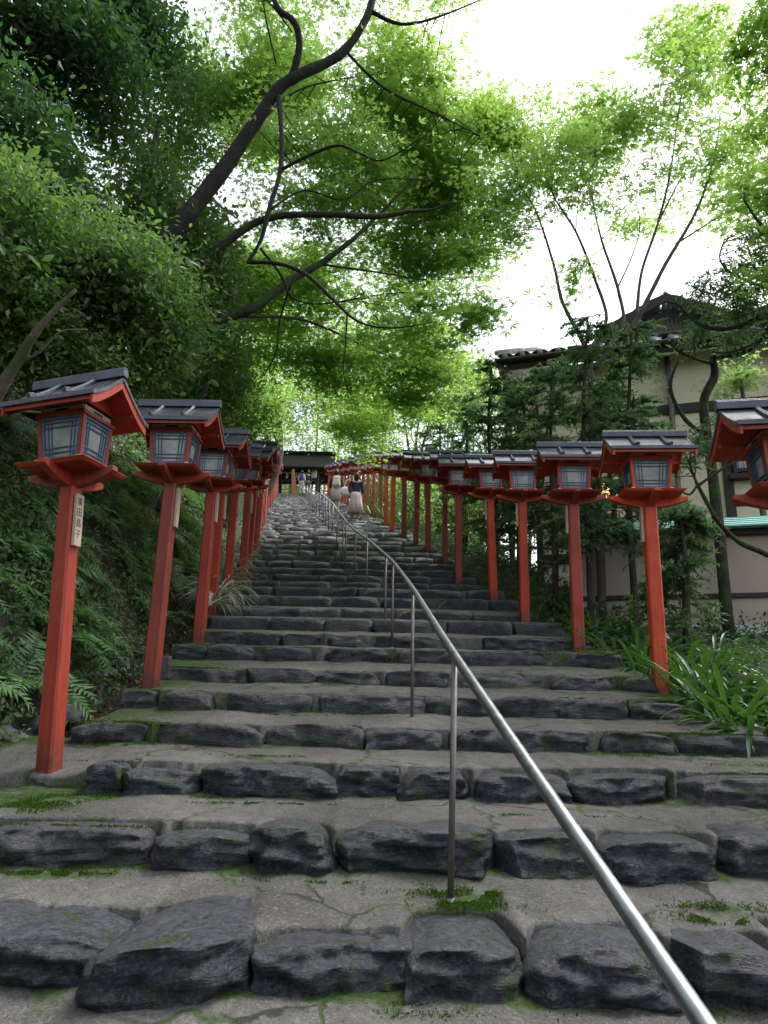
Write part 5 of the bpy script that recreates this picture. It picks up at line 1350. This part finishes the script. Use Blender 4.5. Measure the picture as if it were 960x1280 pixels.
def person(pos, H, rz, label, top, bottom, kind, hair='short', step=.12, bag=None):
    root = empty('person', tuple(pos), rz); tag(root, label, 'person')
    k = H/1.65
    # faces +y (up the steps). skeleton
    v = [(0, 0, .90), (0, .01, 1.05), (0, .02, 1.22), (0, .01, 1.36), (0, .02, 1.43), (0, .03, 1.50), (0, .035, 1.57), (0, .03, 1.62),
         (-.16, .01, 1.34), (-.22, -.01, 1.08), (-.2, .08, .86), (-.19, .1, .80), (.16, .01, 1.34), (.22, -.01, 1.08), (.2, .08, .86), (.19, .1, .80),
         (-.09, 0, .84), (-.1, .05+step*.5, .48), (-.1, step, .08), (-.1, step+.12, .035), (.09, 0, .84), (.1, .04, .47), (.1, -.04, .08-.0), (.1, .08, .035)]
    e = [(0, 1), (1, 2), (2, 3), (3, 4), (4, 5), (5, 6), (6, 7), (3, 8), (8, 9), (9, 10), (10, 11), (3, 12), (12, 13), (13, 14), (14, 15), (0, 16), (16, 17), (17, 18), (18, 19), (0, 20), (20, 21), (21, 22), (22, 23)]
    r = [(.13, .1), (.115, .09), (.13, .095), (.12, .08), .05, .075, .085, .06, .055, .042, .03, .028, .055, .042, .03, .028, .085, .058, .04, .035, .085, .058, .04, .035]
    v = [tuple(c*k for c in q) for q in v]; r = [tuple(c*k for c in q) if isinstance(q, tuple) else q*k for q in r]
    body = skin_body('body', v, e, r, M['skin'], root)
    # fingers and face
    hm = MB()
    for s in (-1, 1):
        for j in range(4): hm.tube([(s*.19*k+(j-1.5)*.0*k, (.085+j*.014)*k, .79*k), (s*.19*k, (.09+j*.014)*k, (.73+.006*abs(j-1.5))*k), (s*.18*k, (.09+j*.013)*k, .705*k)], [.008*k, .007*k, .005*k], 6)
        hm.tube([(s*.185*k, .13*k, .82*k), (s*.18*k, .155*k, .775*k)], [.009*k, .006*k], 6)
    hm.build('finger', M['skin'], root, True)
    fm = MB(); fm.tube([(0, .105*k, 1.545*k), (0, .135*k, 1.53*k)], [.012*k, .014*k], 6); fm.build('nose', M['skin'], root, True)
    em = MB()
    for s in (-1, 1): em.tube([(s*.03*k, .105*k, 1.565*k), (s*.03*k, .113*k, 1.565*k)], [.01*k, .008*k], 8)
    em.build('eye', M['black'], root)
    # hair
    hv = ring_cloth('hair', [(0, .0, 1.66*k, .03*k, .03*k), (0, .005, 1.645*k, .07*k, .08*k), (0, .0, 1.6*k, .095*k, .105*k), (0, -.015*k, 1.54*k, .092*k, .088*k), (0, -.03*k, (1.47 if hair == 'short' else 1.36)*k, .06*k, .045*k)], M['hair'], root)
    # top garment
    tv = [v[i] for i in (0, 1, 2, 3, 8, 9, 12, 13)]+[tuple(np.array(v[9])*.45+np.array(v[10])*.55), tuple(np.array(v[13])*.45+np.array(v[14])*.55)]
    te = [(0, 1), (1, 2), (2, 3), (3, 4), (4, 5), (3, 6), (6, 7), (5, 8), (7, 9)]
    tr = [(.15*k, .12*k), (.135*k, .11*k), (.148*k, .115*k), (.13*k, .095*k), .07*k, .056*k, .07*k, .056*k, .05*k, .05*k]
    skin_body('top', tv, te, tr, top, root)
    if kind == 'skirt':
        ring_cloth('skirt', [(0, 0, .98*k, .15*k, .12*k), (0, 0, .85*k, .18*k, .155*k), (0, .02*k, .6*k, .21*k, .2*k), (0, .03*k, .3*k, .26*k, .25*k)], bottom, root, 36, .05)
    elif kind == 'shorts':
        ring_cloth('skirt', [(0, 0, .98*k, .155*k, .125*k), (0, 0, .85*k, .19*k, .165*k), (0, .02*k, .5*k, .2*k, .19*k)], bottom, root, 30, .03)
    else:
        lv = [v[0], v[16], v[17], v[18], v[20], v[21], v[22]]; le = [(0, 1), (1, 2), (2, 3), (0, 4), (4, 5), (5, 6)]
        skin_body('trousers', lv, le, [(.15*k, .12*k), .1*k, .074*k, .058*k, .1*k, .074*k, .058*k], bottom, root)
    sh = MB()
    for a, y_ in ((-.1, step+.05), (.1, .01)): sh.box((a*k, y_*k, .04*k), (.085*k, .25*k, .075*k))
    sh.build('shoe', M['black'] if kind != 'shorts' else M['cream'], root, bevel=.02)
    return root, k

def make_people():
    p = on_tread(444, 647); g = np.array([p[0], p[1], tread_z(p[0], p[1])])
    w1, k = person(g, 1.58, R(6), 'woman in navy top and long pale pink skirt climbing the steps', M['navy'], M['pink'], 'skirt', 'long')
    b = ring_cloth('white_shoulder_bag', [(0, 0, .28, .05, .04), (0, 0, .24, .14, .06), (0, 0, .05, .17, .08), (0, 0, 0, .1, .05)], M['white'], None)
    b.location = (g[0]-.33, g[1]-.03, g[2]+.83); b.rotation_euler = (0, 0, .4); tag(b, 'white cloth bag hanging at the side of the woman in the pink skirt', 'bag')
    mb = MB(); mb.tube([(-.05, 0, .26), (.02, .02, .5), (.14, .02, .56), (.17, 0, .5), (.08, 0, .26)], .012, 6); mb.build('strap', M['white'], b)
    y2 = 25.2; r_ = ray(419, 640); g2 = np.array([r_[0]*y2, y2, tread_z(0, y2)])
    w2, k = person(g2, 1.62, R(-4), 'woman in pale skirt with a cream backpack, beside the handrail', M['navy'], M['pink'], 'shorts', 'short')
    def pack(pos, mat, label, s=1.):
        t = empty('backpack', tuple(pos)); tag(t, label, 'backpack')
        mb = MB(); mb.frust((0, 0, 0), (.34*s, .16*s), (.24*s, .12*s), .42*s); mb.build('sack', mat, t, bevel=.05*s)
        mb = MB(); mb.frust((0, -.1*s, .04*s), (.25*s, .07*s), (.2*s, .05*s), .2*s); mb.build('pocket', mat, t, bevel=.02*s)
        for sx in (-1, 1):
            mb = MB(); mb.tube([(sx*.1*s, .07*s, .05*s), (sx*.13*s, .3*s, .1*s), (sx*.13*s, .33*s, .38*s), (sx*.1*s, .07*s, .42*s)], .014*s, 6); mb.build('strap', mat, t)
    pack(g2+np.array([.02, -.2, .93]), M['cream'], 'cream backpack on the back of the woman beside the handrail', 1.)
    y3 = 47.0; r_ = ray(376, 620); g3 = np.array([r_[0]*y3, y3, float(z0(y3))+.2])
    person(g3, 1.68, 0, 'walker in white trousers wearing a violet-blue backpack near the gate', M['white'], M['white'], 'trousers')
    pack(g3+np.array([0, -.2, .98]), M['bluepack'], 'violet-blue backpack worn by the walker near the gate', 1.)
    r_ = ray(384, 620); y4 = 47.6; g4 = np.array([r_[0]*y4, y4, float(z0(y4))+.15])
    person(g4, 1.72, .2, 'walker in dark plum top and grey trousers beside the blue backpack near the gate', M['plum'], M['jeans'], 'trousers')
make_people()

# ------------------------------------------------------------------ light
w = bpy.data.worlds.new('World'); scene.world = w; w.use_nodes = True
nt = w.node_tree; nt.nodes.clear()
sky = nt.nodes.new('ShaderNodeTexSky'); sky.sky_type = 'NISHITA'; sky.sun_disc = False
EL, AZ = R(58), R(48)   # sun elevation and compass rotation (clockwise from +y)
sky.sun_elevation = EL; sky.sun_rotation = AZ; sky.dust_density = 4.; sky.air_density = 1.2
hs = nt.nodes.new('ShaderNodeHueSaturation'); hs.inputs['Saturation'].default_value = .42
bg = nt.nodes.new('ShaderNodeBackground'); bg.inputs[1].default_value = .15
wo = nt.nodes.new('ShaderNodeOutputWorld')
nt.links.new(sky.outputs[0], hs.inputs['Color']); nt.links.new(hs.outputs[0], bg.inputs[0]); nt.links.new(bg.outputs[0], wo.inputs[0])
sl = bpy.data.lights.new('sun', 'SUN'); sl.energy = 1.5; sl.angle = R(25); sl.color = (1., .97, .93)
so = bpy.data.objects.new('sun', sl); COL.objects.link(so)
dirv = Vector((math.sin(AZ)*math.cos(EL), math.cos(AZ)*math.cos(EL), math.sin(EL)))
so.rotation_euler = dirv.to_track_quat('Z', 'Y').to_euler()
scene.view_settings.view_transform = 'Standard'; scene.view_settings.look = 'None'
scene.view_settings.gamma = 1; scene.view_settings.use_curve_mapping = False
scene.view_settings.exposure = 1.14
cy = scene.cycles
cy.max_bounces = 6; cy.diffuse_bounces = 3; cy.glossy_bounces = 2; cy.transmission_bounces = 4; cy.transparent_max_bounces = 4
cy.use_denoising = True; cy.caustics_reflective = False; cy.caustics_refractive = False
cy.sample_clamp_indirect = 4
